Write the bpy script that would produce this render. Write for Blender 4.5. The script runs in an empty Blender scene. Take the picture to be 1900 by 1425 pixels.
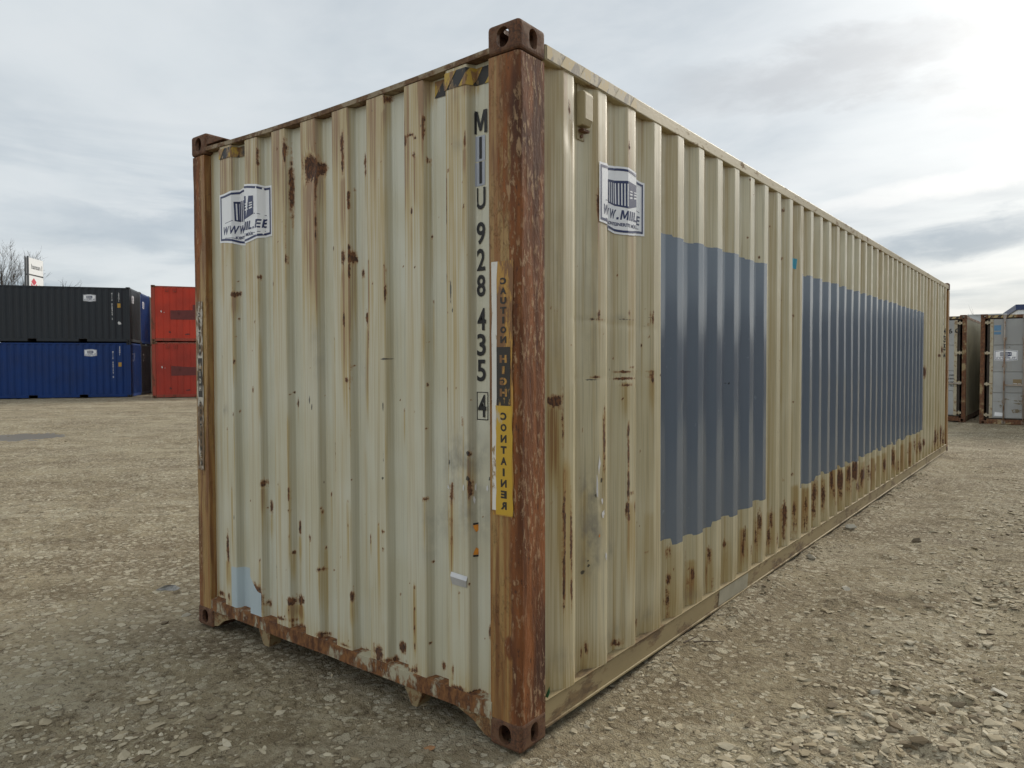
import bpy, bmesh, math, random
import numpy as np
from mathutils import Matrix, Vector
rad = math.radians
sc = bpy.context.scene
COL = sc.collection
random.seed(3)
rng = np.random.default_rng(11)

# ---------------------------------------------------------------- camera
CAM = Vector((1.7134, -2.2595, 1.5572))
RIGHT = Vector((0.7900990, 0.6129723, -0.0029271))
DOWN = Vector((0.0152526, -0.0244333, -0.9995851))
FWD = Vector((-0.6127895, 0.7897265, -0.0286541))
cam = bpy.data.cameras.new('camera')
cam.sensor_fit = 'HORIZONTAL'; cam.sensor_width = 36; cam.lens = 25.518
cam.clip_start = 0.05; cam.clip_end = 6000
co = bpy.data.objects.new('camera', cam); COL.objects.link(co)
m = Matrix.Identity(4)
for i in range(3):
    m[i][0] = RIGHT[i]; m[i][1] = -DOWN[i]; m[i][2] = -FWD[i]; m[i][3] = CAM[i]
co.matrix_world = m
sc.camera = co

# ---------------------------------------------------------------- node helpers
def nd(nt, typ, ins=None, **props):
    n = nt.nodes.new(typ)
    for k, v in props.items(): setattr(n, k, v)
    for k, v in (ins or {}).items():
        s = n.inputs[k]
        if hasattr(v, 'is_output') or isinstance(v, bpy.types.NodeSocket): nt.links.new(v, s)
        else: s.default_value = v
    return n
def c4(c): return (c[0], c[1], c[2], 1)
def math_(nt, op, a, b=0.0, clamp=False):
    return nd(nt, 'ShaderNodeMath', {0: a, 1: b}, operation=op, use_clamp=clamp).outputs[0]
def mixc(nt, f, a, b, blend='MIX'):
    n = nt.nodes.new('ShaderNodeMix'); n.data_type = 'RGBA'; n.blend_type = blend; n.clamp_factor = True
    for s, v in ((n.inputs[0], f), (n.inputs[6], a), (n.inputs[7], b)):
        if isinstance(v, bpy.types.NodeSocket): nt.links.new(v, s)
        else: s.default_value = c4(v) if isinstance(v, (tuple, list)) else v
    return n.outputs[2]
def sstep(nt, v, lo, hi, a=0.0, b=1.0):
    return nd(nt, 'ShaderNodeMapRange', {'Value': v, 'From Min': lo, 'From Max': hi, 'To Min': a, 'To Max': b}, interpolation_type='SMOOTHSTEP').outputs[0]
def scaled(nt, vec, s):
    return nd(nt, 'ShaderNodeVectorMath', {0: vec, 1: s}, operation='MULTIPLY').outputs[0]
def noise(nt, vec, scale, detail=4.0, rough=0.55, dist=0.0):
    return nd(nt, 'ShaderNodeTexNoise', {'Vector': vec, 'Scale': scale, 'Detail': detail, 'Roughness': rough, 'Distortion': dist}).outputs['Fac']
def attr(nt, name):
    return nd(nt, 'ShaderNodeAttribute', attribute_name=name).outputs['Fac']
def new_mat(name):
    mt = bpy.data.materials.new(name); mt.use_nodes = True
    nt = mt.node_tree; nt.nodes.clear()
    out = nt.nodes.new('ShaderNodeOutputMaterial'); b = nt.nodes.new('ShaderNodeBsdfPrincipled')
    nt.links.new(b.outputs[0], out.inputs[0])
    return mt, nt, b
def put(nt, b, key, v):
    if isinstance(v, bpy.types.NodeSocket): nt.links.new(v, b.inputs[key])
    else: b.inputs[key].default_value = c4(v) if isinstance(v, (tuple, list)) else v
def bump(nt, b, h, strength, dist):
    n = nd(nt, 'ShaderNodeBump', {'Height': h, 'Strength': strength, 'Distance': dist})
    nt.links.new(n.outputs[0], b.inputs['Normal'])
def objco(nt): return nd(nt, 'ShaderNodeTexCoord').outputs['Object']

# ---------------------------------------------------------------- sky, sun, exposure
SUN_AZ, SUN_EL = rad(8.0), rad(27.0)      # azimuth from +Y towards +X
SUN = Vector((math.sin(SUN_AZ)*math.cos(SUN_EL), math.cos(SUN_AZ)*math.cos(SUN_EL), math.sin(SUN_EL)))
world = bpy.data.worlds.new('World'); sc.world = world; world.use_nodes = True
nt = world.node_tree; nt.nodes.clear()
wo = nt.nodes.new('ShaderNodeOutputWorld')
sky = nd(nt, 'ShaderNodeTexSky', sky_type='NISHITA', sun_disc=False, sun_elevation=SUN_EL, sun_rotation=SUN_AZ, air_density=1.0, dust_density=1.5)
dirv = nd(nt, 'ShaderNodeTexCoord').outputs['Generated']
sx = nd(nt, 'ShaderNodeSeparateXYZ', {0: dirv})
zz = math_(nt, 'ADD', math_(nt, 'MAXIMUM', sx.outputs[2], 0.0), 0.10)
px_ = math_(nt, 'DIVIDE', sx.outputs[0], zz); py_ = math_(nt, 'DIVIDE', sx.outputs[1], zz)
pl = nd(nt, 'ShaderNodeCombineXYZ', {0: px_, 1: py_, 2: 0.0}).outputs[0]
n1 = noise(nt, scaled(nt, pl, (0.55, 0.75, 1)), 0.9, 6, 0.56, 0.25)       # broad cloud sheets
n2 = noise(nt, scaled(nt, pl, (0.8, 1.1, 1)), 2.6, 7, 0.6, 0.4)           # wisps
n3 = noise(nt, scaled(nt, dirv, (1.2, 1.2, 9)), 2.2, 5, 0.55, 0.3)        # bands near the horizon
sunv = nd(nt, 'ShaderNodeVectorMath', {0: dirv, 1: tuple(SUN)}, operation='DOT_PRODUCT').outputs['Value']
sd = math_(nt, 'MAXIMUM', sunv, 0.0)
g1 = math_(nt, 'POWER', sd, 14.0); g2 = math_(nt, 'POWER', sd, 48.0)
bright = sstep(nt, n1, 0.30, 0.68)
wisp = sstep(nt, n2, 0.34, 0.70)
cl = mixc(nt, bright, (0.48, 0.54, 0.59), (0.745, 0.79, 0.81))
cl = mixc(nt, math_(nt, 'MULTIPLY', wisp, 0.45), cl, (0.77, 0.80, 0.815))
band = math_(nt, 'MULTIPLY', sstep(nt, n3, 0.50, 0.66), sstep(nt, sx.outputs[2], 0.34, 0.06))
cl = mixc(nt, math_(nt, 'MULTIPLY', band, 0.75), cl, (0.27, 0.36, 0.45))
# cloud banks drifting in front of the veiled sun: azimuth, elevation, half-widths, tilt, depth, colour
az_ = math_(nt, 'ARCTAN2', sx.outputs[0], sx.outputs[1]); el_ = math_(nt, 'ARCSINE', sx.outputs[2])
wn = noise(nt, scaled(nt, dirv, (1, 1, 3.0)), 5.0, 6, 0.62, 0.5); wn2 = noise(nt, scaled(nt, dirv, (1, 1, 2.5)), 11.0, 5, 0.6)
for a0, e0, wa, we, tilt, amt, cc in ((-13, 20.0, 13, 2.2, 0.02, 0.70, (0.46, 0.485, 0.51)), (2, 17.0, 9, 1.2, 0.05, 0.55, (0.50, 0.52, 0.54)), (-4, 8.3, 10, 1.3, 0.09, 0.95, (0.235, 0.32, 0.41)),
                                      (-2, 4.4, 14, 0.8, 0.04, 0.6, (0.38, 0.46, 0.53)), (-5, 12.0, 12, 0.8, 0.12, -0.6, (0.90, 0.90, 0.89)), (-62, 9.0, 12, 1.3, -0.03, 0.5, (0.40, 0.47, 0.54)), (110, 16, 45, 3.0, 0.05, 0.6, (0.40, 0.45, 0.5))):
    da = math_(nt, 'SUBTRACT', az_, rad(a0))
    de = math_(nt, 'SUBTRACT', math_(nt, 'SUBTRACT', el_, rad(e0)), math_(nt, 'MULTIPLY', da, tilt))
    de = math_(nt, 'ADD', de, math_(nt, 'MULTIPLY', math_(nt, 'SUBTRACT', wn, 0.5), rad(we)*3.4))
    q_ = math_(nt, 'ADD', math_(nt, 'POWER', math_(nt, 'ABSOLUTE', math_(nt, 'DIVIDE', da, rad(wa))), 2.0), math_(nt, 'POWER', math_(nt, 'ABSOLUTE', math_(nt, 'DIVIDE', de, rad(we))), 2.0))
    mk_ = math_(nt, 'MULTIPLY', sstep(nt, q_, 1.6, 0.1), sstep(nt, wn2, 0.30, 0.62, 0.45*abs(amt), abs(amt)))
    cl = mixc(nt, mk_, cl, cc)
glow = math_(nt, 'ADD', math_(nt, 'MULTIPLY', g1, 0.24), math_(nt, 'MULTIPLY', g2, 0.62))
glow = math_(nt, 'MULTIPLY', glow, sstep(nt, n1, 0.25, 0.6, 0.55, 1.0))
# glow added to the unseen sky opposite the sun, to lift the end wall
back = math_(nt, 'MULTIPLY', math_(nt, 'POWER', math_(nt, 'MAXIMUM', math_(nt, 'MULTIPLY', sunv, -1.0), 0.0), 1.2), 0.40)
glow = math_(nt, 'ADD', glow, back)
gl = nd(nt, 'ShaderNodeVectorMath', {0: (1.0, 0.97, 0.90), 3: glow}, operation='SCALE').outputs[0]
cl = nd(nt, 'ShaderNodeVectorMath', {0: cl, 1: gl}, operation='ADD').outputs[0]
skyc = nd(nt, 'ShaderNodeVectorMath', {0: sky.outputs[0], 3: 0.10}, operation='SCALE').outputs[0]
bg = nd(nt, 'ShaderNodeBackground', {'Color': mixc(nt, 0.88, skyc, cl), 'Strength': 1.0})
nt.links.new(bg.outputs[0], wo.inputs[0])
sun = bpy.data.lights.new('sun', 'SUN'); sun.energy = 2.5; sun.angle = rad(18); sun.color = (1.0, 0.93, 0.82)
so = bpy.data.objects.new('sun', sun); COL.objects.link(so)
so.rotation_euler = (-SUN).to_track_quat('-Z', 'Y').to_euler()
so.location = (0, 0, 30)
sc.cycles.use_adaptive_sampling = True; sc.cycles.adaptive_threshold = 0.02; sc.cycles.max_bounces = 6; sc.cycles.diffuse_bounces = 3; sc.cycles.glossy_bounces = 3; sc.cycles.transparent_max_bounces = 4
sc.view_settings.view_transform = 'Standard'; sc.view_settings.look = 'None'
sc.view_settings.exposure = 0.07; sc.view_settings.gamma = 1.0; sc.view_settings.use_curve_mapping = False

# ---------------------------------------------------------------- object helpers
def tag(o, label=None, cat=None, group=None, kind=None):
    for k, v in (('label', label), ('category', cat), ('group', group), ('kind', kind)):
        if v: o[k] = v
    return o
def empty(name, loc=(0, 0, 0), rz=0.0):
    o = bpy.data.objects.new(name, None); COL.objects.link(o)
    o.location = loc; o.rotation_euler = (0, 0, rz); o.empty_display_size = 0.2
    return o
def link(name, me, mat=None, parent=None):
    o = bpy.data.objects.new(name, me); COL.objects.link(o)
    if mat is not None and not me.materials: me.materials.append(mat)
    if parent: o.parent = parent
    return o
def npmesh(name, V, F, smooth=False):
    """V (n,3) array, F (m,k) array of equal-sized faces"""
    V = np.asarray(V, np.float32); F = np.asarray(F, np.int32)
    me = bpy.data.meshes.new(name)
    me.vertices.add(len(V)); me.vertices.foreach_set('co', V.ravel())
    k = F.shape[1]
    me.loops.add(F.size); me.loops.foreach_set('vertex_index', F.ravel())
    me.polygons.add(len(F)); me.polygons.foreach_set('loop_start', np.arange(0, F.size, k, dtype=np.int32))
    me.polygons.foreach_set('use_smooth', np.full(len(F), smooth))
    me.update(calc_edges=True)
    return me
def fattr(me, name, vals):
    a = me.attributes.new(name, 'FLOAT', 'POINT'); a.data.foreach_set('value', np.asarray(vals, np.float32).ravel())
class MB:
    """collects primitives into ONE mesh"""
    def __init__(s): s.v = []; s.f = []
    def add(s, V, F):
        o = len(s.v); s.v += [tuple(p) for p in V]; s.f += [tuple(i+o for i in f) for f in F]; return s
    def box(s, x0, x1, y0, y1, z0, z1):
        V = [(x0,y0,z0),(x1,y0,z0),(x1,y1,z0),(x0,y1,z0),(x0,y0,z1),(x1,y0,z1),(x1,y1,z1),(x0,y1,z1)]
        return s.add(V, [(0,3,2,1),(4,5,6,7),(0,1,5,4),(1,2,6,5),(2,3,7,6),(3,0,4,7)])
    def prism(s, pts, axis, a, b):
        """extrude a 2D outline along axis from a to b"""
        def P(p, t):
            return {'x': (t, p[0], p[1]), 'y': (p[0], t, p[1]), 'z': (p[0], p[1], t)}[axis]
        n = len(pts)
        V = [P(p, a) for p in pts] + [P(p, b) for p in pts]
        F = [tuple(range(n)), tuple(range(2*n-1, n-1, -1))] + [(i, i+n, (i+1) % n+n, (i+1) % n) for i in range(n)]
        return s.add(V, F)
    def tube(s, p0, p1, r0, r1=None, n=8, cap=True):
        r1 = r0 if r1 is None else r1
        p0, p1 = Vector(p0), Vector(p1); d = (p1-p0).normalized()
        a = d.orthogonal().normalized(); b = d.cross(a)
        V = []
        for p, r in ((p0, r0), (p1, r1)):
            for i in range(n):
                t = 2*math.pi*i/n; V.append(p + a*(r*math.cos(t)) + b*(r*math.sin(t)))
        F = [(i, (i+1) % n, (i+1) % n+n, i+n) for i in range(n)]
        if cap: F += [tuple(range(n-1, -1, -1)), tuple(range(n, 2*n))]
        return s.add(V, F)
    def build(s, name, mat, parent=None, bevel=0.0, segs=2, smooth=False):
        me = bpy.data.meshes.new(name)
        me.from_pydata(s.v, [], s.f)
        bm = bmesh.new(); bm.from_mesh(me)
        bmesh.ops.recalc_face_normals(bm, faces=bm.faces)
        if bevel:
            ed = [e for e in bm.edges if len(e.link_faces) == 2 and e.calc_face_angle(0) > 0.5]
            bmesh.ops.bevel(bm, geom=ed, offset=bevel, segments=segs, profile=0.5, affect='EDGES', clamp_overlap=True)
        bm.to_mesh(me); bm.free()
        if smooth:
            for p in me.polygons: p.use_smooth = True
        return link(name, me, mat, parent)

# value noise in numpy for relief and scatter
def _hash(ix, iy, seed):
    h = (ix.astype(np.int64)*374761393 + iy.astype(np.int64)*668265263 + seed*974634777) & 0x7fffffff
    h = ((h ^ (h >> 13))*1274126177) & 0x7fffffff
    return ((h ^ (h >> 16)) & 0xffff)/65535.0
def vnoise(x, y, seed=0):
    x = np.asarray(x, float); y = np.asarray(y, float)
    ix, iy = np.floor(x), np.floor(y); fx, fy = x-ix, y-iy
    fx = fx*fx*(3-2*fx); fy = fy*fy*(3-2*fy)
    a, b = _hash(ix, iy, seed), _hash(ix+1, iy, seed); c, d = _hash(ix, iy+1, seed), _hash(ix+1, iy+1, seed)
    return (a*(1-fx)+b*fx)*(1-fy)+(c*(1-fx)+d*fx)*fy
def fbm(x, y, octv=4, seed=0):
    s = 0; a = 0.5
    for i in range(octv):
        s = s + a*vnoise(x*2**i + i*17.3, y*2**i + i*5.7, seed+i); a *= 0.5
    return s/(1-0.5**octv)
def ss(x, a, b):
    t = np.clip((x-a)/(b-a), 0, 1); return t*t*(3-2*t)

# ---------------------------------------------------------------- materials
def wall_material(name, baseA, baseB, stainc, patchc, patch_rough, streak=0.35, fine=0.30):
    mt, nt, b = new_mat(name)
    oc = objco(nt)
    nv = noise(nt, scaled(nt, oc, (34, 34, 0.55)), 1.0, 3, 0.65)
    nv2 = noise(nt, scaled(nt, oc, (130, 130, 1.6)), 1.0, 2, 0.6)
    nl = noise(nt, oc, 1.7, 2, 0.6)
    nf = noise(nt, oc, 42, 4, 0.68)
    nm = noise(nt, scaled(nt, oc, (14, 14, 9)), 1.0, 4, 0.65)
    nf2 = noise(nt, scaled(nt, oc, (1, 1, 0.5)), 95, 2, 0.6)
    nv3 = noise(nt, scaled(nt, oc, (85, 85, 5)), 1.0, 2, 0.65)
    col = mixc(nt, sstep(nt, nl, 0.35, 0.68), baseA, baseB)
    col = mixc(nt, math_(nt, 'MULTIPLY', sstep(nt, nv, 0.48, 0.74), streak), col, stainc)
    col = mixc(nt, math_(nt, 'MULTIPLY', sstep(nt, nv2, 0.50, 0.76), fine), col, (0.20, 0.18, 0.125))
    st = math_(nt, 'MULTIPLY', attr(nt, 'stain'), sstep(nt, nv2, 0.22, 0.72, 0.25, 1.15))
    col = mixc(nt, sstep(nt, st, 0.0, 0.75, 0.0, 0.85), col, stainc)
    col = mixc(nt, sstep(nt, st, 0.72, 1.25, 0.0, 0.85), col, (0.24, 0.115, 0.035))
    col = mixc(nt, math_(nt, 'MULTIPLY', attr(nt, 'film'), math_(nt, 'ADD', math_(nt, 'MULTIPLY', nv2, 0.5), 0.25)), col, (0.30, 0.275, 0.185))   # right-facing slopes darkened in the colour to stand in for shade
    gr = math_(nt, 'MULTIPLY', attr(nt, 'grime'), sstep(nt, nm, 0.3, 0.68), True)
    col = mixc(nt, math_(nt, 'MULTIPLY', gr, 0.9), col, (0.16, 0.155, 0.14))
    # rust blooms with ragged edge
    r = math_(nt, 'ADD', attr(nt, 'rust'), math_(nt, 'MULTIPLY', math_(nt, 'SUBTRACT', nf, 0.5), 1.2))
    r = math_(nt, 'ADD', r, math_(nt, 'MULTIPLY', math_(nt, 'SUBTRACT', nv3, 0.5), 1.0))
    r = math_(nt, 'MULTIPLY', r, sstep(nt, attr(nt, 'rust'), 0.02, 0.12))
    halo = sstep(nt, r, 0.20, 0.5); core = sstep(nt, r, 0.45, 0.60)
    col = mixc(nt, math_(nt, 'MULTIPLY', halo, 0.7), col, (0.30, 0.15, 0.045))
    rc = mixc(nt, sstep(nt, nf2, 0.35, 0.66), (0.045, 0.020, 0.011), (0.17, 0.068, 0.022))
    col = mixc(nt, core, col, rc)
    # sparse specks everywhere
    sp = nd(nt, 'ShaderNodeTexVoronoi', {'Vector': scaled(nt, oc, (1, 1, 0.55)), 'Scale': 15.0, 'Randomness': 1.0})
    spk = math_(nt, 'MULTIPLY', sstep(nt, sp.outputs['Distance'], 0.085, 0.045), sstep(nt, nm, 0.60, 0.66))
    col = mixc(nt, math_(nt, 'MULTIPLY', spk, 0.8), col, (0.09, 0.05, 0.03))
    bl = math_(nt, 'ADD', attr(nt, 'patch'), math_(nt, 'MULTIPLY', math_(nt, 'SUBTRACT', nm, 0.5), 0.007))
    blm = sstep(nt, bl, -0.0015, 0.0015)
    pc = mixc(nt, math_(nt, 'MULTIPLY', sstep(nt, nv, 0.4, 0.8), 0.25), patchc, tuple(v*0.80 for v in patchc))
    col = mixc(nt, blm, col, pc)
    bk = sstep(nt, math_(nt, 'ADD', attr(nt, 'black'), math_(nt, 'MULTIPLY', math_(nt, 'SUBTRACT', nf, 0.5), 0.8)), 0.45, 0.6)
    col = mixc(nt, math_(nt, 'MULTIPLY', bk, 0.9), col, (0.022, 0.020, 0.018))
    put(nt, b, 'Base Color', col)
    ro = sstep(nt, nm, 0.3, 0.7, 0.30, 0.48)
    ro = nd(nt, 'ShaderNodeMix', {0: blm, 2: ro, 3: patch_rough}).outputs[0]
    ro = nd(nt, 'ShaderNodeMix', {0: core, 2: ro, 3: 0.9}).outputs[0]
    put(nt, b, 'Roughness', ro); b.inputs['Specular IOR Level'].default_value = 0.75
    h = math_(nt, 'ADD', math_(nt, 'MULTIPLY', nl, 1.2), math_(nt, 'MULTIPLY', core, math_(nt, 'ADD', nf2, 0.3)))
    bump(nt, b, math_(nt, 'ADD', math_(nt, 'MULTIPLY', nl, 1.2), math_(nt, 'MULTIPLY', nf, math_(nt, 'ADD', 0.06, math_(nt, 'MULTIPLY', attr(nt, 'rust'), 0.5)))), 0.30, 0.005)
    return mt

def post_material(name):
    """corner posts: attribute 'dark' 0 = ochre streaked paint, 1 = flaking red-brown rust"""
    mt, nt, b = new_mat(name)
    oc = objco(nt)
    nv = noise(nt, scaled(nt, oc, (48, 48, 0.9)), 1.0, 6, 0.68)
    nv2 = noise(nt, scaled(nt, oc, (22, 22, 1.6)), 1.0, 5, 0.6)
    nf = noise(nt, scaled(nt, oc, (1, 1, 0.34)), 62, 6, 0.66)
    nb = noise(nt, scaled(nt, oc, (1, 1, 0.5)), 7, 4, 0.6)
    och = mixc(nt, sstep(nt, nv, 0.35, 0.68), (0.38, 0.25, 0.095), (0.26, 0.108, 0.028))
    och = mixc(nt, sstep(nt, nv2, 0.47, 0.66, 0, 0.85), och, (0.16, 0.062, 0.02))
    rust = mixc(nt, sstep(nt, nv2, 0.30, 0.70), (0.105, 0.034, 0.010), (0.29, 0.100, 0.026))
    nz = noise(nt, scaled(nt, oc, (5, 5, 1.4)), 1.0, 3, 0.6)
    rust = mixc(nt, sstep(nt, nz, 0.46, 0.66, 0, 0.8), rust, (0.055, 0.020, 0.010))
    fl = math_(nt, 'MULTIPLY', sstep(nt, nf, 0.52, 0.59), sstep(nt, nb, 0.38, 0.56))
    rust = mixc(nt, math_(nt, 'MULTIPLY', fl, 0.6), rust, (0.52, 0.345, 0.19))
    rust = mixc(nt, math_(nt, 'MULTIPLY', sstep(nt, nf, 0.40, 0.33), 0.7), rust, (0.035, 0.016, 0.011))
    dk = math_(nt, 'ADD', attr(nt, 'dark'), math_(nt, 'MULTIPLY', math_(nt, 'SUBTRACT', nv2, 0.5), 0.8))
    dk = math_(nt, 'ADD', dk, math_(nt, 'MULTIPLY', math_(nt, 'SUBTRACT', nf, 0.5), 0.5))
    m_ = sstep(nt, dk, 0.38, 0.62)
    put(nt, b, 'Base Color', mixc(nt, m_, och, rust))
    put(nt, b, 'Roughness', nd(nt, 'ShaderNodeMix', {0: m_, 2: 0.55, 3: 0.8}).outputs[0])
    h = math_(nt, 'ADD', math_(nt, 'MULTIPLY', nf, math_(nt, 'ADD', m_, 0.15)), math_(nt, 'MULTIPLY', fl, 0.5))
    bump(nt, b, h, 0.8, 0.006)
    return mt

def rusty_paint(name, paint, rustA, rustB, amount, rough=0.6, stretch=(1, 1, 1), scale=14.0, bumpd=0.004):
    mt, nt, b = new_mat(name)
    oc = scaled(nt, objco(nt), stretch)
    n_a = noise(nt, oc, scale, 6, 0.65); n_b = noise(nt, oc, scale*5, 5, 0.65); n_c = noise(nt, oc, scale*0.3, 4, 0.6)
    p = mixc(nt, sstep(nt, n_c, 0.35, 0.7, 0, 0.5), paint, tuple(v*0.62 for v in paint))
    m_ = sstep(nt, math_(nt, 'ADD', math_(nt, 'MULTIPLY', n_a, 0.75), math_(nt, 'MULTIPLY', n_b, 0.25)), 0.62-amount*0.36, 0.70-amount*0.36)
    rc = mixc(nt, sstep(nt, n_b, 0.35, 0.68), rustA, rustB)
    put(nt, b, 'Base Color', mixc(nt, m_, p, rc))
    put(nt, b, 'Roughness', nd(nt, 'ShaderNodeMix', {0: m_, 2: rough, 3: 0.88}).outputs[0])
    bump(nt, b, math_(nt, 'ADD', math_(nt, 'MULTIPLY', n_b, 0.6), math_(nt, 'MULTIPLY', m_, 0.3)), 0.4, bumpd)
    return mt
def flat_paint(name, colr, rough=0.5, var=0.12, scale=6.0, metallic=0.0):
    mt, nt, b = new_mat(name)
    oc = objco(nt)
    n_a = noise(nt, oc, scale, 5, 0.6)
    put(nt, b, 'Base Color', mixc(nt, sstep(nt, n_a, 0.3, 0.7), tuple(v*(1-var) for v in colr), tuple(min(1, v*(1+var)) for v in colr)))
    put(nt, b, 'Roughness', rough); put(nt, b, 'Metallic', metallic)
    bump(nt, b, noise(nt, oc, scale*12, 3, 0.6), 0.12, 0.002)
    return mt
def worn_print(name, colr, under, wear=0.3, scale=40.0, rough=0.55, stretch=(1, 1, 0.5)):
    mt, nt, b = new_mat(name)
    oc = scaled(nt, objco(nt), stretch)
    n_a = noise(nt, oc, scale, 6, 0.7); n_b = noise(nt, oc, scale*0.22, 3, 0.6)
    w = sstep(nt, math_(nt, 'ADD', math_(nt, 'MULTIPLY', n_a, 0.6), math_(nt, 'MULTIPLY', n_b, 0.4)), 0.64-0.28*wear, 0.70-0.28*wear)
    put(nt, b, 'Base Color', mixc(nt, w, colr, under)); put(nt, b, 'Roughness', rough)
    return mt
def far_paint(name, colr, dirt=(0.10, 0.075, 0.05), amount=0.25, rough=0.5):
    mt, nt, b = new_mat(name)
    oc = objco(nt)
    nv = noise(nt, scaled(nt, oc, (7, 7, 0.35)), 1.0, 5, 0.6); nl = noise(nt, oc, 0.9, 4, 0.6); nf = noise(nt, oc, 11, 5, 0.68)
    p = mixc(nt, sstep(nt, nl, 0.3, 0.7), tuple(v*0.84 for v in colr), tuple(min(1, v*1.14) for v in colr))
    p = mixc(nt, math_(nt, 'MULTIPLY', sstep(nt, nv, 0.5, 0.78), amount), p, dirt)
    p = mixc(nt, sstep(nt, math_(nt, 'ADD', nf, amount*0.12), 0.73, 0.78), p, (0.10, 0.045, 0.02))
    put(nt, b, 'Base Color', p); put(nt, b, 'Roughness', sstep(nt, nl, 0.3, 0.7, rough-0.08, rough+0.1)); b.inputs['Specular IOR Level'].default_value = 0.3
    bump(nt, b, nl, 0.2, 0.02)
    return mt

M = {}
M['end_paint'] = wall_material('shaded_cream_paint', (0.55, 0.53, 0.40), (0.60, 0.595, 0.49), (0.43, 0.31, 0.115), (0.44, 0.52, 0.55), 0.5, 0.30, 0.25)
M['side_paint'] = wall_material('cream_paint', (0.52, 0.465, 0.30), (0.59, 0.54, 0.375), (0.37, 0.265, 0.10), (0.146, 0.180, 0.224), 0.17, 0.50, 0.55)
M['post'] = post_material('rusted_post')
M['casting'] = rusty_paint('rusted_casting', (0.16, 0.082, 0.042), (0.062, 0.032, 0.020), (0.17, 0.075, 0.036), 0.45, 0.75, (1, 1, 1), 18)
M['hollow'] = flat_paint('dark_hollow', (0.03, 0.024, 0.02), 0.9)
M['sill'] = rusty_paint('rusty_sill_paint', (0.44, 0.40, 0.28), (0.085, 0.033, 0.014), (0.25, 0.11, 0.036), 0.56, 0.6, (1, 1, 0.55), 7)
M['header'] = rusty_paint('header_paint', (0.30, 0.23, 0.14), (0.09, 0.045, 0.025), (0.20, 0.12, 0.06), 0.5, 0.6, (1, 1, 1), 8)
M['rail'] = rusty_paint('rail_paint', (0.43, 0.36, 0.215), (0.13, 0.07, 0.035), (0.27, 0.18, 0.09), 0.22, 0.55, (1, 0.5, 1), 9)
M['brail'] = rusty_paint('bottom_rail_paint', (0.35, 0.275, 0.145), (0.12, 0.08, 0.045), (0.24, 0.165, 0.08), 0.30, 0.7, (1, 0.35, 1), 9)
M['floor'] = rusty_paint('under_floor', (0.05, 0.045, 0.04), (0.04, 0.025, 0.018), (0.08, 0.045, 0.025), 0.5, 0.85)
M['foot'] = rusty_paint('foot_rust', (0.33, 0.25, 0.13), (0.09, 0.042, 0.02), (0.25, 0.13, 0.05), 0.42, 0.7)
M['roof'] = far_paint('roof_paint', (0.40, 0.37, 0.29))
M['sticker'] = flat_paint('sticker_white', (0.84, 0.85, 0.87), 0.35, 0.03)
M['navy'] = flat_paint('sticker_navy', (0.022, 0.032, 0.105), 0.38, 0.08)
M['black'] = worn_print('black_lettering', (0.014, 0.014, 0.015), (0.40, 0.40, 0.34), 0.02, 60)
M['tapeyellow'] = worn_print('tape_yellow', (0.46, 0.30, 0.045), (0.24, 0.13, 0.05), 0.55, 30, 0.5)
M['tapeblack'] = worn_print('tape_black', (0.022, 0.02, 0.018), (0.26, 0.17, 0.08), 0.42, 30, 0.5)
M['lab_white'] = worn_print('label_white', (0.70, 0.68, 0.63), (0.30, 0.20, 0.09), 0.35, 26)
M['lab_orange'] = worn_print('label_orange', (0.46, 0.25, 0.05), (0.21, 0.10, 0.035), 0.62, 24, 0.5, (1, 1, 0.25))
M['lab_yellow'] = worn_print('label_yellow', (0.55, 0.34, 0.03), (0.48, 0.40, 0.27), 0.22, 24, 0.5, (1, 1, 0.3))
M['lab_old'] = worn_print('label_old_film', (0.50, 0.46, 0.39), (0.16, 0.10, 0.05), 0.72, 30, 0.6, (1, 1, 0.35))
M['lab_black'] = worn_print('label_black', (0.03, 0.024, 0.018), (0.40, 0.24, 0.06), 0.26, 50)
M['blue_tint'] = flat_paint('letter_backing', (0.40, 0.43, 0.49), 0.5, 0.05)
M['ground'] = None

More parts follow.
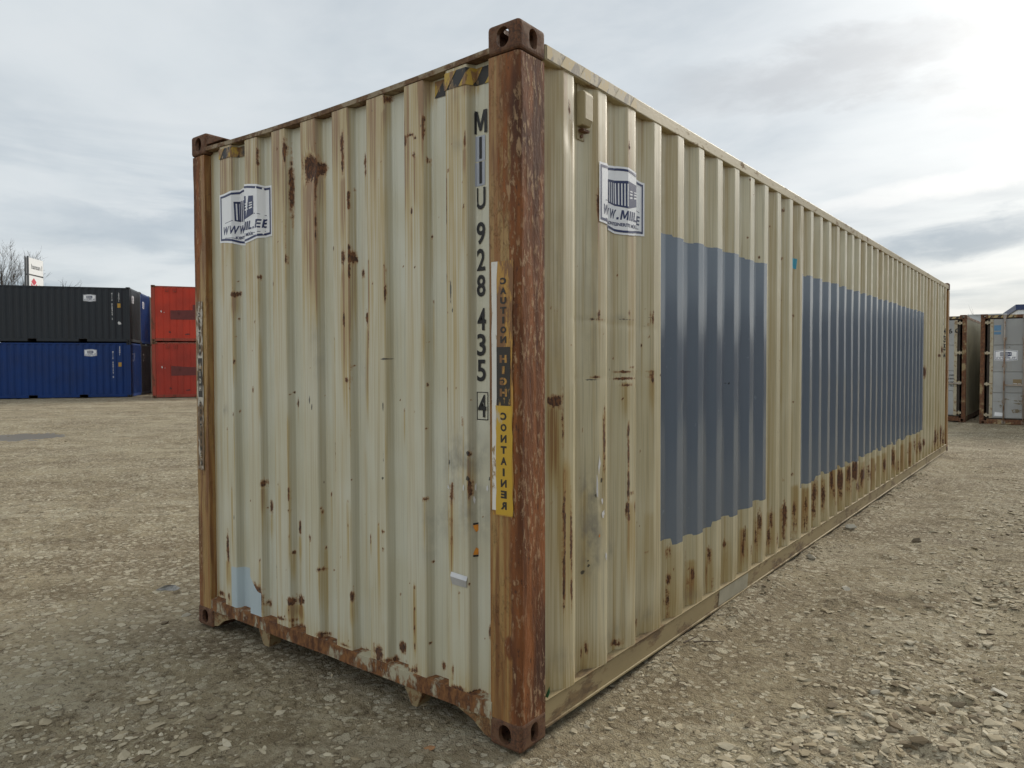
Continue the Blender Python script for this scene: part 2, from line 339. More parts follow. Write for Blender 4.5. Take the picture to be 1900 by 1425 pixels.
# ---------------------------------------------------------------- ground
def ground_h(x, y):
    x = np.asarray(x, float); y = np.asarray(y, float)
    h = 0.055*(fbm(x*0.42+3, y*0.42+9, 3, 2)-0.5) + 0.030*(fbm(x*1.9, y*1.9, 3, 7)-0.5) + 0.016*(fbm(x*9, y*9, 3, 21)-0.5)
    lump = np.clip(fbm(x*5.5+40, y*5.5, 3, 31)-0.56, 0, 1)
    h = h + 0.10*lump*ss(fbm(x*0.8, y*0.8, 2, 77), 0.42, 0.62)
    h = h + 0.009*(fbm(x*30, y*30, 2, 51)-0.5) + 0.030*np.clip(fbm(x*13, y*13, 3, 61)-0.58, 0, 1)
    # two shallow wheel ruts running past the long side
    for rx, amp in ((1.25, 0.03), (3.1, 0.035)):
        h = h - amp*np.exp(-((x-rx-0.06*np.sin(y*0.9))/0.16)**2)*ss(y, -2.5, 1.0)
    dist = np.hypot(np.maximum(np.maximum(-2.5-x, x-0.06), 0), np.maximum(np.maximum(-0.06-y, y-12.25), 0))
    h = h*(0.35+0.65*ss(dist, 0.0, 0.7)) - 0.012*(1-ss(dist, 0, 0.5))
    # loose earth heaped against the long bottom rail
    heap = np.exp(-((x-0.06)/0.14)**2)*ss(y, 0.3, 1.8)*(1-ss(y, 12.0, 12.4))
    h = h + 0.046*heap*(0.25+1.5*fbm(x*6, y*3.3, 3, 91)) + 0.03*heap*np.clip(fbm(x*14, y*14, 2, 93)-0.5, 0, 1)
    # land falls a little towards the far right row, puddle hollow on the left
    h = h - 0.09*ss(y, 11, 18)*ss(x, -14, -7)
    h = h - 0.10*np.exp(-(((x+17.1)/1.9)**2+((y-3.75)/1.9)**2)*1.2)
    r = np.hypot(x, y)
    return h*(1-ss(r, 60, 110))
def make_ground():
    yaw = math.atan2(FWD.x, FWD.y)
    th = np.concatenate([yaw+np.linspace(-rad(46), rad(46), 560), yaw+np.linspace(rad(46), 2*math.pi-rad(46), 62)[1:-1]])
    r = np.concatenate([[0.25], 0.6*np.exp(np.linspace(0, math.log(75/0.6), 600)), np.geomspace(80, 3500, 26)])
    nt_, nr = len(th), len(r)
    R, T = np.meshgrid(r, th, indexing='ij')
    X = CAM.x+R*np.sin(T); Y = CAM.y+R*np.cos(T)
    Z = ground_h(X, Y)
    V = np.stack([X.ravel(), Y.ravel(), Z.ravel()], 1)
    V = np.vstack([V, [[CAM.x, CAM.y, float(ground_h(CAM.x, CAM.y))]]])
    i, j = np.meshgrid(np.arange(nr-1), np.arange(nt_), indexing='ij')
    j2 = (j+1) % nt_
    F = np.stack([i*nt_+j, (i+1)*nt_+j, (i+1)*nt_+j2, i*nt_+j2], -1).reshape(-1, 4)
    me = npmesh('ground', V, F, True)
    return me
def ground_material():
    mt, nt, b = new_mat('dry_gravel_earth')
    oc = objco(nt)
    oc = scaled(nt, oc, (1, 1, 1))
    big = noise(nt, oc, 0.55, 3, 0.6, 0.4); mid = noise(nt, oc, 2.6, 4, 0.62, 0.3)
    fine = noise(nt, oc, 26, 4, 0.68); grit = noise(nt, oc, 140, 2, 0.65)
    col = mixc(nt, sstep(nt, mid, 0.34, 0.66), (0.235, 0.185, 0.112), (0.345, 0.285, 0.18))
    trk = nd(nt, 'ShaderNodeVectorMath', {0: oc, 1: (0.79, 0.613, 0)}, operation='DOT_PRODUCT').outputs['Value']
    trd = nd(nt, 'ShaderNodeVectorMath', {0: oc, 1: (-0.613, 0.79, 0)}, operation='DOT_PRODUCT').outputs['Value']
    trv = nd(nt, 'ShaderNodeCombineXYZ', {0: math_(nt, 'MULTIPLY', trk, 0.22), 1: math_(nt, 'MULTIPLY', trd, 1.5), 2: 0.0}).outputs[0]
    track = noise(nt, trv, 1.0, 4, 0.62, 0.6)
    clump = noise(nt, oc, 7.5, 5, 0.72, 0.2)
    col = mixc(nt, sstep(nt, track, 0.50, 0.62, 0, 0.6), col, (0.20, 0.155, 0.095))
    col = mixc(nt, sstep(nt, track, 0.47, 0.36, 0, 0.65), col, (0.47, 0.41, 0.295))
    col = mixc(nt, sstep(nt, clump, 0.55, 0.64, 0, 0.6), col, (0.46, 0.40, 0.285))
    col = mixc(nt, sstep(nt, clump, 0.44, 0.36, 0, 0.8), col, (0.125, 0.092, 0.055))
    col = mixc(nt, math_(nt, 'MULTIPLY', sstep(nt, big, 0.50, 0.62), 0.45), col, (0.19, 0.145, 0.092))
    col = mixc(nt, math_(nt, 'MULTIPLY', sstep(nt, big, 0.46, 0.36), 0.45), col, (0.43, 0.37, 0.245))
    col = mixc(nt, math_(nt, 'MULTIPLY', sstep(nt, fine, 0.52, 0.66), 0.6), col, (0.48, 0.425, 0.30))
    col = mixc(nt, math_(nt, 'MULTIPLY', sstep(nt, fine, 0.44, 0.33), 0.8), col, (0.095, 0.07, 0.042))
    wv = nd(nt, 'ShaderNodeTexNoise', {'Vector': oc, 'Scale': 24.0, 'Detail': 3.0}).outputs['Color']
    peb = 0.0; stony = noise(nt, oc, 1.3, 4, 0.6, 0.5)
    for scl, wamt, lo, hi, share in ((11.0, 0.060, 0.36, 0.31, 0.70), (25.0, 0.032, 0.40, 0.34, 0.58)):
        wc = nd(nt, 'ShaderNodeVectorMath', {0: oc, 1: scaled(nt, wv, (wamt, wamt, 0.0))}, operation='ADD').outputs[0]
        v = nd(nt, 'ShaderNodeTexVoronoi', {'Vector': scaled(nt, wc, (1, 1, 0.0)), 'Scale': scl, 'Randomness': 1.0}, voronoi_dimensions='2D')
        vc = nd(nt, 'ShaderNodeSeparateColor', {0: v.outputs['Color']})
        pk = math_(nt, 'MULTIPLY', sstep(nt, v.outputs['Distance'], lo, hi), sstep(nt, math_(nt, 'ADD', vc.outputs[0], math_(nt, 'MULTIPLY', math_(nt, 'SUBTRACT', stony, 0.5), 2.4)), share, share+0.02))
        rim = math_(nt, 'MULTIPLY', math_(nt, 'MULTIPLY', sstep(nt, v.outputs['Distance'], lo+0.10, lo+0.01), sstep(nt, v.outputs['Distance'], hi, lo)), sstep(nt, vc.outputs[0], share, share+0.02))
        col = mixc(nt, math_(nt, 'MULTIPLY', rim, 0.6), col, (0.085, 0.062, 0.036))
        pcol = mixc(nt, vc.outputs[1], (0.31, 0.255, 0.17), (0.58, 0.52, 0.385))
        col = mixc(nt, math_(nt, 'MULTIPLY', pk, 0.9), col, pcol)
        peb = math_(nt, 'MAXIMUM', peb, pk)
    col = mixc(nt, math_(nt, 'MULTIPLY', sstep(nt, grit, 0.52, 0.75), 0.35), col, (0.50, 0.44, 0.31))
    col = mixc(nt, math_(nt, 'MULTIPLY', sstep(nt, grit, 0.42, 0.28), 0.5), col, (0.11, 0.085, 0.058))
    put(nt, b, 'Base Color', col); put(nt, b, 'Roughness', 0.93); b.inputs['Specular IOR Level'].default_value = 0.25
    h = math_(nt, 'ADD', fine, math_(nt, 'MULTIPLY', grit, 0.4))
    bump(nt, b, h, 1.0, 0.03)
    return mt
M['ground'] = ground_material()
ground = link('ground', make_ground(), M['ground']); tag(ground, kind='structure')

def stone_material():
    mt, nt, b = new_mat('limestone_gravel')
    info = nd(nt, 'ShaderNodeObjectInfo').outputs['Random']
    t = attr(nt, 'tint')
    oc = objco(nt)
    n_a = noise(nt, nd(nt, 'ShaderNodeNewGeometry').outputs['Position'], 60, 5, 0.65)
    ti = math_(nt, 'FRACT', math_(nt, 'ADD', t, info))
    clod = sstep(nt, math_(nt, 'FRACT', math_(nt, 'MULTIPLY', ti, 23.7)), 0.80, 0.84)
    col = mixc(nt, ti, (0.32, 0.26, 0.165), (0.56, 0.495, 0.36))
    col = mixc(nt, sstep(nt, math_(nt, 'FRACT', math_(nt, 'MULTIPLY', ti, 7.3)), 0.72, 0.95, 0, 0.6), col, (0.62, 0.56, 0.435))
    col = mixc(nt, sstep(nt, n_a, 0.40, 0.68, 0, 0.40), col, (0.33, 0.27, 0.18))
    col = mixc(nt, math_(nt, 'MULTIPLY', clod, 0.85), col, (0.15, 0.112, 0.068))
    put(nt, b, 'Base Color', col); put(nt, b, 'Roughness', 0.9); b.inputs['Specular IOR Level'].default_value = 0.25
    bump(nt, b, n_a, 0.5, 0.004)
    return mt
M['stone'] = stone_material()
def stone_templates(n, flat):
    out = []
    for k in range(n):
        bm = bmesh.new()
        for i in range(13):
            v = Vector((random.gauss(0, 1), random.gauss(0, 1), random.gauss(0, 1))).normalized()
            f = random.uniform(0.75, 1.1)
            bm.verts.new((v.x*f, v.y*f*random.uniform(0.6, 0.85), v.z*f*flat))
        r = bmesh.ops.convex_hull(bm, input=bm.verts)
        bmesh.ops.delete(bm, geom=[g for g in r['geom_interior'] if isinstance(g, bmesh.types.BMVert)], context='VERTS')
        bmesh.ops.triangulate(bm, faces=bm.faces)
        bm.verts.ensure_lookup_table(); bm.verts.index_update()
        V = np.array([v.co[:] for v in bm.verts]); F = np.array([[v.index for v in f.verts] for f in bm.faces])
        bm.free(); out.append((V, F))
    return out
TPL = stone_templates(14, 0.5)
yaw0 = math.atan2(FWD.x, FWD.y)
NS = 62000
rr = 0.9*np.exp(rng.random(NS)**0.9*math.log(26/0.9)); tt = yaw0+rng.uniform(-rad(43), rad(43), NS)
gx = CAM.x+rr*np.sin(tt); gy = CAM.y+rr*np.cos(tt)
dens = 0.55*ss(fbm(gx*0.8+7, gy*0.8+2, 3, 5), 0.42, 0.66)*(0.25+0.75*ss(gx, -0.2, 0.6))
dens = np.maximum(dens, ss(gx-0.12*(gy-1), 0.55, 1.1)*(gy > 0.2)*ss(fbm(gx*0.9, gy*0.5, 2, 6), 0.28, 0.52))
dens = np.maximum(dens, 0.75*np.exp(-((gx+1.35)/0.45)**2-((gy+0.95)/0.35)**2))
keep = rng.random(NS) < (0.22+0.78*dens)
keep &= ~((gx < 0.01) & (gx > -2.43) & (gy > 0.45))
for cx, cy in ((-0.08, 0.09), (-2.36, 0.09)): keep &= np.hypot(gx-cx, gy-cy) > 0.15
gx, gy, rr, dens = gx[keep], gy[keep], rr[keep], dens[keep]
hx_ = np.abs(rng.normal(0.0, 0.10, 900))+0.02; hy_ = rng.uniform(0.3, 9.0, 900)
nx_, ny_ = rng.uniform(0.42, 1.95, 9000), -0.8+10.5*rng.random(9000)**1.6
ok = rng.random(9000) < ss(nx_-0.05*(ny_-1), 0.45, 1.0)*(0.12+0.88*ss(fbm(nx_*1.6+3, ny_*0.8, 3, 6), 0.36, 0.60))
lx_, ly_ = rng.normal(-1.30, 0.40, 260), rng.normal(-0.95, 0.28, 260)
nx_, ny_ = np.concatenate([nx_[ok], lx_, hx_]), np.concatenate([ny_[ok], ly_, hy_])
nbig = len(nx_)
gx = np.concatenate([gx, nx_]); gy = np.concatenate([gy, ny_]); rr = np.hypot(gx-CAM.x, gy-CAM.y); dens = np.concatenate([dens, np.ones(nbig)])
size = 0.0060*(1-rng.random(len(gx)))**(-0.52)
size = np.minimum(np.maximum(size, 0.0012*rr), 0.036)*(0.55+0.65*dens)
dens[-900:] = 0.6
size[-nbig:] = np.clip(0.0175*np.exp(rng.normal(0, 0.48, nbig)), 0.007, 0.040)
size[-900:] *= 0.6
flatk = np.ones(len(gx)); flatk[-nbig:-900] = 0.55
vis = size/rr
own = np.argsort(-vis)[:300]
ownset = np.zeros(len(gx), bool); ownset[own] = True
gz = ground_h(gx, gy)
ang = rng.uniform(0, 2*math.pi, len(gx))
def join_stones(idx):
    Vs, Fs, Ts = [], [], []; off = 0
    pick = rng.integers(0, len(TPL), len(idx))
    for k, (V, F) in enumerate(TPL):
        ii = idx[pick == k]
        if not len(ii): continue
        c, s = np.cos(ang[ii])[:, None], np.sin(ang[ii])[:, None]
        asp = rng.uniform(0.7, 1.35, (len(ii), 1)); zs = rng.uniform(0.35, 0.95, (len(ii), 1))
        x = V[None, :, 0]*size[ii, None]*asp; y = V[None, :, 1]*size[ii, None]; z = V[None, :, 2]*size[ii, None]*zs*flatk[ii, None]
        P = np.stack([x*c-y*s+gx[ii, None], x*s+y*c+gy[ii, None], z+gz[ii, None]+size[ii, None]*0.07], -1)
        Vs.append(P.reshape(-1, 3)); n = len(V)
        Fs.append((F[None]+(np.arange(len(ii))*n)[:, None, None]+off).reshape(-1, 3)); off += n*len(ii)
        Ts.append(np.repeat(rng.random(len(ii)), n))
    me = npmesh('gravel', np.vstack(Vs), np.vstack(Fs)); fattr(me, 'tint', np.concatenate(Ts)); return me
gravel = link('gravel', join_stones(np.where(~ownset)[0]), M['stone'])
tag(gravel, 'pale limestone gravel strewn over the dry earth of the yard', 'gravel', kind='stuff')
SM = []
for k, (V, F) in enumerate(TPL):
    me = npmesh('stone', V, F); me.materials.append(M['stone']); SM.append(me)
for i in own:
    o = bpy.data.objects.new('stone', SM[int(rng.integers(0, len(SM)))]); COL.objects.link(o); o.parent = ground
    o.location = (gx[i], gy[i], gz[i]+size[i]*0.10); o.rotation_euler = (rng.normal(0, 0.12), rng.normal(0, 0.12), ang[i])
    a = rng.uniform(0.75, 1.3); o.scale = (size[i]*a, size[i], size[i]*rng.uniform(0.45, 0.9)*max(0.6, flatk[i]))

# a shallow puddle by the left stack
def make_puddle():
    pts = []
    for i in range(64):
        t = 2*math.pi*i/64
        k = 0.75+0.5*float(fbm(np.array(math.cos(t)*1.6+5), np.array(math.sin(t)*1.6+5), 3, 12))
        a_, b_ = 1.4*k*math.cos(t), 1.4*k*math.sin(t); pts.append((-17.1+0.79*a_-0.613*b_, 3.75+0.613*a_+0.79*b_))
    me = bpy.data.meshes.new('puddle'); me.from_pydata([(x, y, -0.080) for x, y in pts], [], [tuple(range(64))])
    mt, nt, b = new_mat('puddle_water')
    put(nt, b, 'Base Color', (0.15, 0.125, 0.09)); put(nt, b, 'Roughness', 0.30)
    bump(nt, b, noise(nt, objco(nt), 14, 3, 0.5), 0.05, 0.01)
    return tag(link('puddle', me, mt), kind='structure')
make_puddle()
# wear marks on the near container, metres on each wall
E_rust=[(-1.317,2.532,0.0604,0.0636,1.2),(-1.266,2.527,0.0421,0.0314,1.0),(-1.252,2.538,0.0166,0.0156,0.9),(-1.507,2.479,0.0113,0.1494,0.9),(-1.53,2.655,0.0139,0.0603,0.9),(-1.586,2.671,0.0094,0.0138,0.9),(-1.063,2.609,0.0158,0.0456,1.0),(-1.06,2.52,0.0119,0.0659,0.9),(-1.063,2.065,0.0159,0.041,1.0),(-1.016,2.063,0.0116,0.0303,0.9),(-1.063,1.771,0.0119,0.0463,1.0),(-1.047,1.477,0.0159,0.0129,0.9),(-2.022,1.948,0.0271,0.015,0.9),(-1.774,2.023,0.0151,0.0115,0.8),(-1.634,1.978,0.0096,0.0169,0.8),(-1.836,1.417,0.0103,0.0177,0.8),(-1.49,1.352,0.0091,0.0221,0.8),(-2.106,0.494,0.0169,0.0748,1.0),(-1.77,0.907,0.0151,0.0235,0.9),(-1.737,0.78,0.0148,0.0406,0.9),(-1.484,0.696,0.0136,0.0391,0.9),(-1.988,0.257,0.0213,0.0791,1.0),(-1.83,0.322,0.0518,0.024,1.0),(-1.791,0.261,0.0205,0.0716,1.0),(-1.87,0.185,0.084,0.0181,0.9),(-1.523,0.308,0.0235,0.02,1.0),(-1.481,0.315,0.0319,0.0281,1.0),(-1.027,0.437,0.0119,0.0315,0.9),(-1.272,0.521,0.0215,0.0109,0.8),(-0.838,0.21,0.0335,0.0306,1.1),(-0.719,0.249,0.028,0.0272,1.1),(-0.758,0.187,0.0249,0.015,0.8),(-0.458,0.228,0.0159,0.0165,1.0),(-0.368,0.241,0.0093,0.0233,0.8),(-0.596,0.561,0.0068,0.0121,0.8),(-0.597,0.464,0.0051,0.0145,0.8),(-0.598,0.378,0.0051,0.0146,0.8),(-0.599,0.293,0.0051,0.0146,0.8),(-0.589,0.198,0.0136,0.0195,0.8),(-0.196,0.44,0.0057,0.0267,0.9),(-0.329,0.586,0.0092,0.0092,0.8),(-0.798,0.781,0.0146,0.0075,0.8),(-0.799,0.698,0.0183,0.005,0.8),(-0.532,0.963,0.0165,0.0119,0.8),(-0.369,1.007,0.0124,0.0505,1.0),(-0.37,0.892,0.0093,0.023,0.8),(-0.37,0.811,0.0062,0.0323,0.8),(-0.634,2.536,0.0101,0.0375,1.0),(-0.6,2.558,0.0267,0.007,0.9),(-0.574,2.541,0.0099,0.0093,0.9),(-0.581,2.468,0.0166,0.0093,0.9),(-0.575,2.455,0.0066,0.0186,0.9),(-0.286,2.48,0.0088,0.0307,1.0),(-0.515,2.434,0.0064,0.0183,0.7),(-0.597,2.225,0.01,0.0141,0.9),(-0.377,2.367,0.0092,0.0067,0.9),(-0.947,2.509,0.0093,0.0345,0.9),(-0.948,2.459,0.0075,0.0197,0.8),(-0.768,2.754,0.0211,0.0215,0.7),(-0.941,1.774,0.015,0.035,1.0),(-0.969,1.984,0.0113,0.025,0.9),(-0.306,1.317,0.006,0.018,0.8),(-0.276,1.181,0.0089,0.0112,0.9),(-0.274,1.039,0.0089,0.0405,0.9),(-1.031,0.15,0.0319,0.0158,0.8),(-1.267,0.169,0.0215,0.0137,0.7),(-1.516,0.211,0.0233,0.0142,0.6),(-1.011,2.058,0.0115,0.0202,0.7),(-2.102,0.22,0.0169,0.0188,0.7),(-1.758,0.243,0.015,0.0206,0.7),(-0.792,2.474,0.0072,0.0073,0.7),(-0.879,0.507,0.0075,0.0153,0.7),(-0.887,0.735,0.0057,0.0254,0.7),(-1.048,0.895,0.008,0.0104,0.7),(-1.046,0.777,0.008,0.0131,0.7),(-1.345,0.668,0.0088,0.0221,0.7),(-1.208,0.522,0.0125,0.008,0.7),(-1.525,0.789,0.0094,0.0057,0.7),(-1.514,0.567,0.0093,0.0113,0.7),(-1.791,0.484,0.0102,0.0119,0.7),(-0.51,0.684,0.0035,0.0051,0.85),(-2.017,1.708,0.0038,0.004,0.85),(-2.051,-0.146,0.0046,0.0062,0.85),(-1.196,0.124,0.0039,0.0107,0.85),(-1.258,1.4,0.0035,0.0037,0.85),(-0.886,1.954,0.0035,0.0035,0.85),(-0.729,0.493,0.0035,0.0102,0.85),(-0.359,2.471,0.0035,0.0035,0.85),(-1.015,1.549,0.0035,0.0058,0.85),(-0.505,1.826,0.0035,0.0081,0.85),(-1.109,0.615,0.0035,0.006,0.85),(-0.511,1.386,0.0035,0.0046,0.85),(-2.213,0.007,0.0035,0.0126,0.85),(-1.282,0.179,0.0035,0.0118,0.85),(-0.884,2.03,0.0035,0.0085,0.85),(-0.71,1.483,0.0035,0.008,0.85),(-1.875,0.804,0.0043,0.0073,0.85),(-0.51,2.107,0.0035,0.0088,0.85),(-1.267,0.815,0.0035,0.0116,0.85),(-0.232,0.916,0.0035,0.0038,0.85),(-0.627,0.577,0.0035,0.0074,0.85),(-1.054,0.212,0.0035,0.0067,0.85),(-2.137,1.599,0.0046,0.0132,0.85),(-0.288,1.788,0.0035,0.004,0.85),(-0.475,2.188,0.0035,0.0035,0.85),(-0.433,0.647,0.0035,0.0068,0.85),(-1.519,1.398,0.0036,0.0043,0.85),(-0.375,1.9,0.0035,0.0035,0.85),(-2.114,2.272,0.0037,0.0129,0.85),(-0.341,1.452,0.0035,0.0077,0.85),(-0.385,1.771,0.0035,0.0057,0.85),(-0.831,0.812,0.0035,0.0088,0.85),(-0.633,2.551,0.0035,0.004,0.85),(-1.586,2.193,0.0035,0.0053,0.85),(-0.823,0.446,0.0035,0.0061,0.85),(-1.222,0.904,0.0037,0.0115,0.85),(-1.27,0.833,0.0035,0.0106,0.85),(-1.584,0.335,0.0036,0.0104,0.85),(-0.974,1.852,0.0035,0.0035,0.85),(-2.031,1.272,0.004,0.012,0.85),(-2.095,1.188,0.0042,0.0098,0.85),(-0.592,1.344,0.0035,0.0067,0.85),(-0.779,2.002,0.0035,0.0083,0.85),(-1.748,-0.057,0.0043,0.0128,0.85),(-1.475,1.53,0.0035,0.0037,0.85),(-2.08,2.116,0.0051,0.0052,0.85),(-0.695,1.996,0.0035,0.0044,0.85),(-0.722,1.392,0.0035,0.0065,0.85),(-1.509,1.407,0.0044,0.0052,0.85),(-0.581,1.978,0.0035,0.0053,0.85),(-1.997,0.048,0.0037,0.0054,0.85),(-2.111,2.672,0.0035,0.0077,0.85),(-0.824,0.21,0.0035,0.0051,0.85),(-0.805,0.362,0.0035,0.0101,0.85),(-1.259,0.63,0.0035,0.0088,0.85),(-1.01,2.385,0.0035,0.0098,0.85),(-1.026,1.672,0.0038,0.0062,0.85),(-0.355,1.589,0.0035,0.0054,0.85),(-2.011,2.022,0.0035,0.0042,0.85),(-0.966,1.535,0.0035,0.0043,0.85),(-0.293,2.21,0.0035,0.0096,0.85),(-1.84,1.627,0.0046,0.0037,0.85),(-2.017,0.069,0.0046,0.0064,0.85),(-1.026,2.021,0.0037,0.011,0.85),(-2.009,1.289,0.0035,0.0076,0.85),(-0.577,0.903,0.0035,0.0055,0.85),(-1.139,1.679,0.0035,0.0099,0.85),(-1.327,1.537,0.0035,0.0065,0.85),(-0.27,1.405,0.0035,0.0071,0.85),(-0.882,0.638,0.0035,0.0057,0.85),(-0.345,1.408,0.0035,0.0038,0.85),(-0.52,1.465,0.0035,0.0096,0.85),(-1.804,1.326,0.0035,0.0068,0.85),(-0.489,1.637,0.0035,0.0035,0.85),(-0.223,0.402,0.0035,0.0041,0.85),(-0.75,2.143,0.0035,0.0035,0.85),(-2.0,2.376,0.0035,0.0117,0.85),(-1.55,0.47,0.0035,0.004,0.85),(-2.022,0.065,0.005,0.0039,0.85),(-0.277,2.007,0.0035,0.0069,0.85),(-1.714,-0.003,0.0035,0.009,0.85),(-0.856,1.927,0.0035,0.0111,0.85),(-0.809,2.398,0.0035,0.0083,0.85),(-1.025,0.998,0.0035,0.0057,0.85),(-1.003,2.476,0.0035,0.0045,0.85),(-1.531,0.264,0.0037,0.0057,0.85),(-0.698,0.189,0.0035,0.0094,0.85),(-1.34,1.158,0.0035,0.0041,0.85),(-0.697,1.346,0.0035,0.0088,0.85),(-1.985,2.213,0.0052,0.0064,0.85),(-1.515,2.546,0.0035,0.0083,0.85),(-2.024,1.986,0.0035,0.0051,0.85),(-0.518,0.323,0.0035,0.0063,0.85),(-2.009,1.81,0.0041,0.0073,0.85),(-0.594,0.831,0.0035,0.0066,0.85),(-1.568,0.225,0.0045,0.0047,0.85),(-1.617,0.924,0.0044,0.0125,0.85),(-2.064,2.284,0.0039,0.0091,0.85),(-0.523,1.272,0.0035,0.0047,0.85),(-0.761,1.195,0.0035,0.0045,0.85),(-1.808,1.788,0.0035,0.0078,0.85),(-1.76,0.771,0.0045,0.0036,0.85),(-0.305,2.305,0.0035,0.0062,0.85),(-1.135,2.115,0.0035,0.0103,0.85),(-1.551,2.294,0.0036,0.0047,0.85),(-0.276,0.633,0.0035,0.0058,0.85),(-0.517,1.652,0.0035,0.0036,0.85),(-2.057,0.849,0.0035,0.0134,0.85),(-0.879,1.205,0.0035,0.0055,0.85),(-2.094,2.197,0.004,0.0051,0.85),(-2.25,0.203,0.0474,0.0165,0.75),(-2.023,0.223,0.0495,0.0124,0.75),(-1.859,0.217,0.0412,0.0139,0.75),(-1.608,0.205,0.0675,0.0102,0.75),(-1.479,0.178,0.058,0.015,0.75),(-1.267,0.191,0.0464,0.0127,0.75),(-1.078,0.186,0.0412,0.0088,0.75),(-0.97,0.159,0.0405,0.0154,0.75),(-0.775,0.182,0.043,0.0111,0.75),(-0.63,0.183,0.0329,0.0138,0.75),(-0.517,0.164,0.0198,0.0086,0.75),(-0.338,0.177,0.042,0.0115,0.75),(-0.261,0.168,0.0372,0.0104,0.75)]
E_grime=[(-0.331,1.136,0.1094,0.1136,0.8),(-0.265,1.184,0.0762,0.0669,0.6),(-0.26,0.911,0.0876,0.0894,0.6),(-0.466,0.884,0.0791,0.0814,0.5),(-0.273,1.005,0.0652,0.0899,0.6),(-0.515,0.785,0.039,0.0944,0.35),(-0.952,1.518,0.0528,0.1006,0.25),(-1.285,1.624,0.043,0.1341,0.35),(-2.119,1.297,0.0337,0.0246,0.6),(-0.322,2.471,0.0419,0.0353,0.35),(-0.336,2.662,0.024,0.0176,0.2)]
E_black=[(-0.38,1.998,0.0037,0.0586,1.0),(-0.366,1.861,0.0037,0.0586,1.0),(-0.357,1.782,0.0035,0.0225,0.8),(-1.337,1.375,0.0053,0.0245,1.0),(-1.321,1.338,0.0052,0.0217,1.0),(-0.28,1.183,0.006,0.0112,1.0),(-0.28,1.077,0.0074,0.0113,1.0),(-0.798,1.028,0.0091,0.01,1.0),(-0.193,1.08,0.0071,0.0088,1.0),(-0.383,1.137,0.0062,0.0138,1.0),(-0.785,1.578,0.0325,0.0037,0.9),(-0.829,1.494,0.044,0.0037,0.8),(-0.791,1.359,0.0072,0.0346,0.7),(-0.794,1.123,0.0054,0.0497,0.7),(-2.04,0.689,0.0055,0.0185,0.8),(-0.866,1.519,0.0037,0.0749,0.4),(-0.814,0.317,0.0037,0.0253,0.6)]
E_stain=[(-1.32,2.47,1.71,0.0564,1.0),(-1.273,2.95,1.87,0.0213,0.5),(-1.06,2.44,2.09,0.0198,0.9),(-1.065,2.01,1.23,0.0239,0.9),(-1.082,1.23,0.23,0.0121,0.4),(-0.941,1.74,1.16,0.0188,1.0),(-0.963,1.16,0.19,0.0114,0.5),(-0.37,0.97,0.63,0.0124,0.9),(-0.576,2.46,2.2,0.0166,0.6),(-0.614,2.82,2.16,0.0302,0.6),(-0.54,2.82,2.43,0.0228,0.7),(-0.515,2.8,2.63,0.0383,1.1),(-0.267,2.74,2.64,0.0347,1.1),(-0.342,2.75,2.4,0.0422,0.35),(-1.509,2.33,1.99,0.0136,0.5),(-1.535,2.6,2.27,0.0139,0.5),(-2.022,1.94,1.79,0.0271,0.6),(-2.11,0.43,0.24,0.0282,0.8),(-1.771,0.88,0.72,0.0151,0.6),(-1.739,0.74,0.57,0.0197,0.6),(-1.486,0.65,0.5,0.0182,0.6),(-2.234,1.48,0.53,0.0114,0.4),(-1.523,0.29,0.21,0.0282,1.0),(-1.483,0.29,0.18,0.0319,1.0),(-1.858,0.29,0.17,0.0732,0.9),(-1.028,0.41,0.27,0.0159,0.7),(-0.598,0.58,0.2,0.0102,0.6),(-0.287,2.44,2.32,0.0089,0.6),(-1.867,2.74,1.48,0.0414,0.35),(-1.599,2.8,1.77,0.038,0.35),(-1.31,2.83,2.51,0.043,0.5),(-0.855,2.83,1.99,0.0294,0.4),(-1.102,2.81,2.45,0.0321,0.5),(-0.344,1.95,1.04,0.0122,0.3),(-2.101,2.76,2.09,0.0332,0.5),(-1.601,0.92,0.2,0.0144,0.3),(-0.772,1.74,0.5,0.0108,0.25),(-0.273,1.16,0.98,0.0118,0.6)]
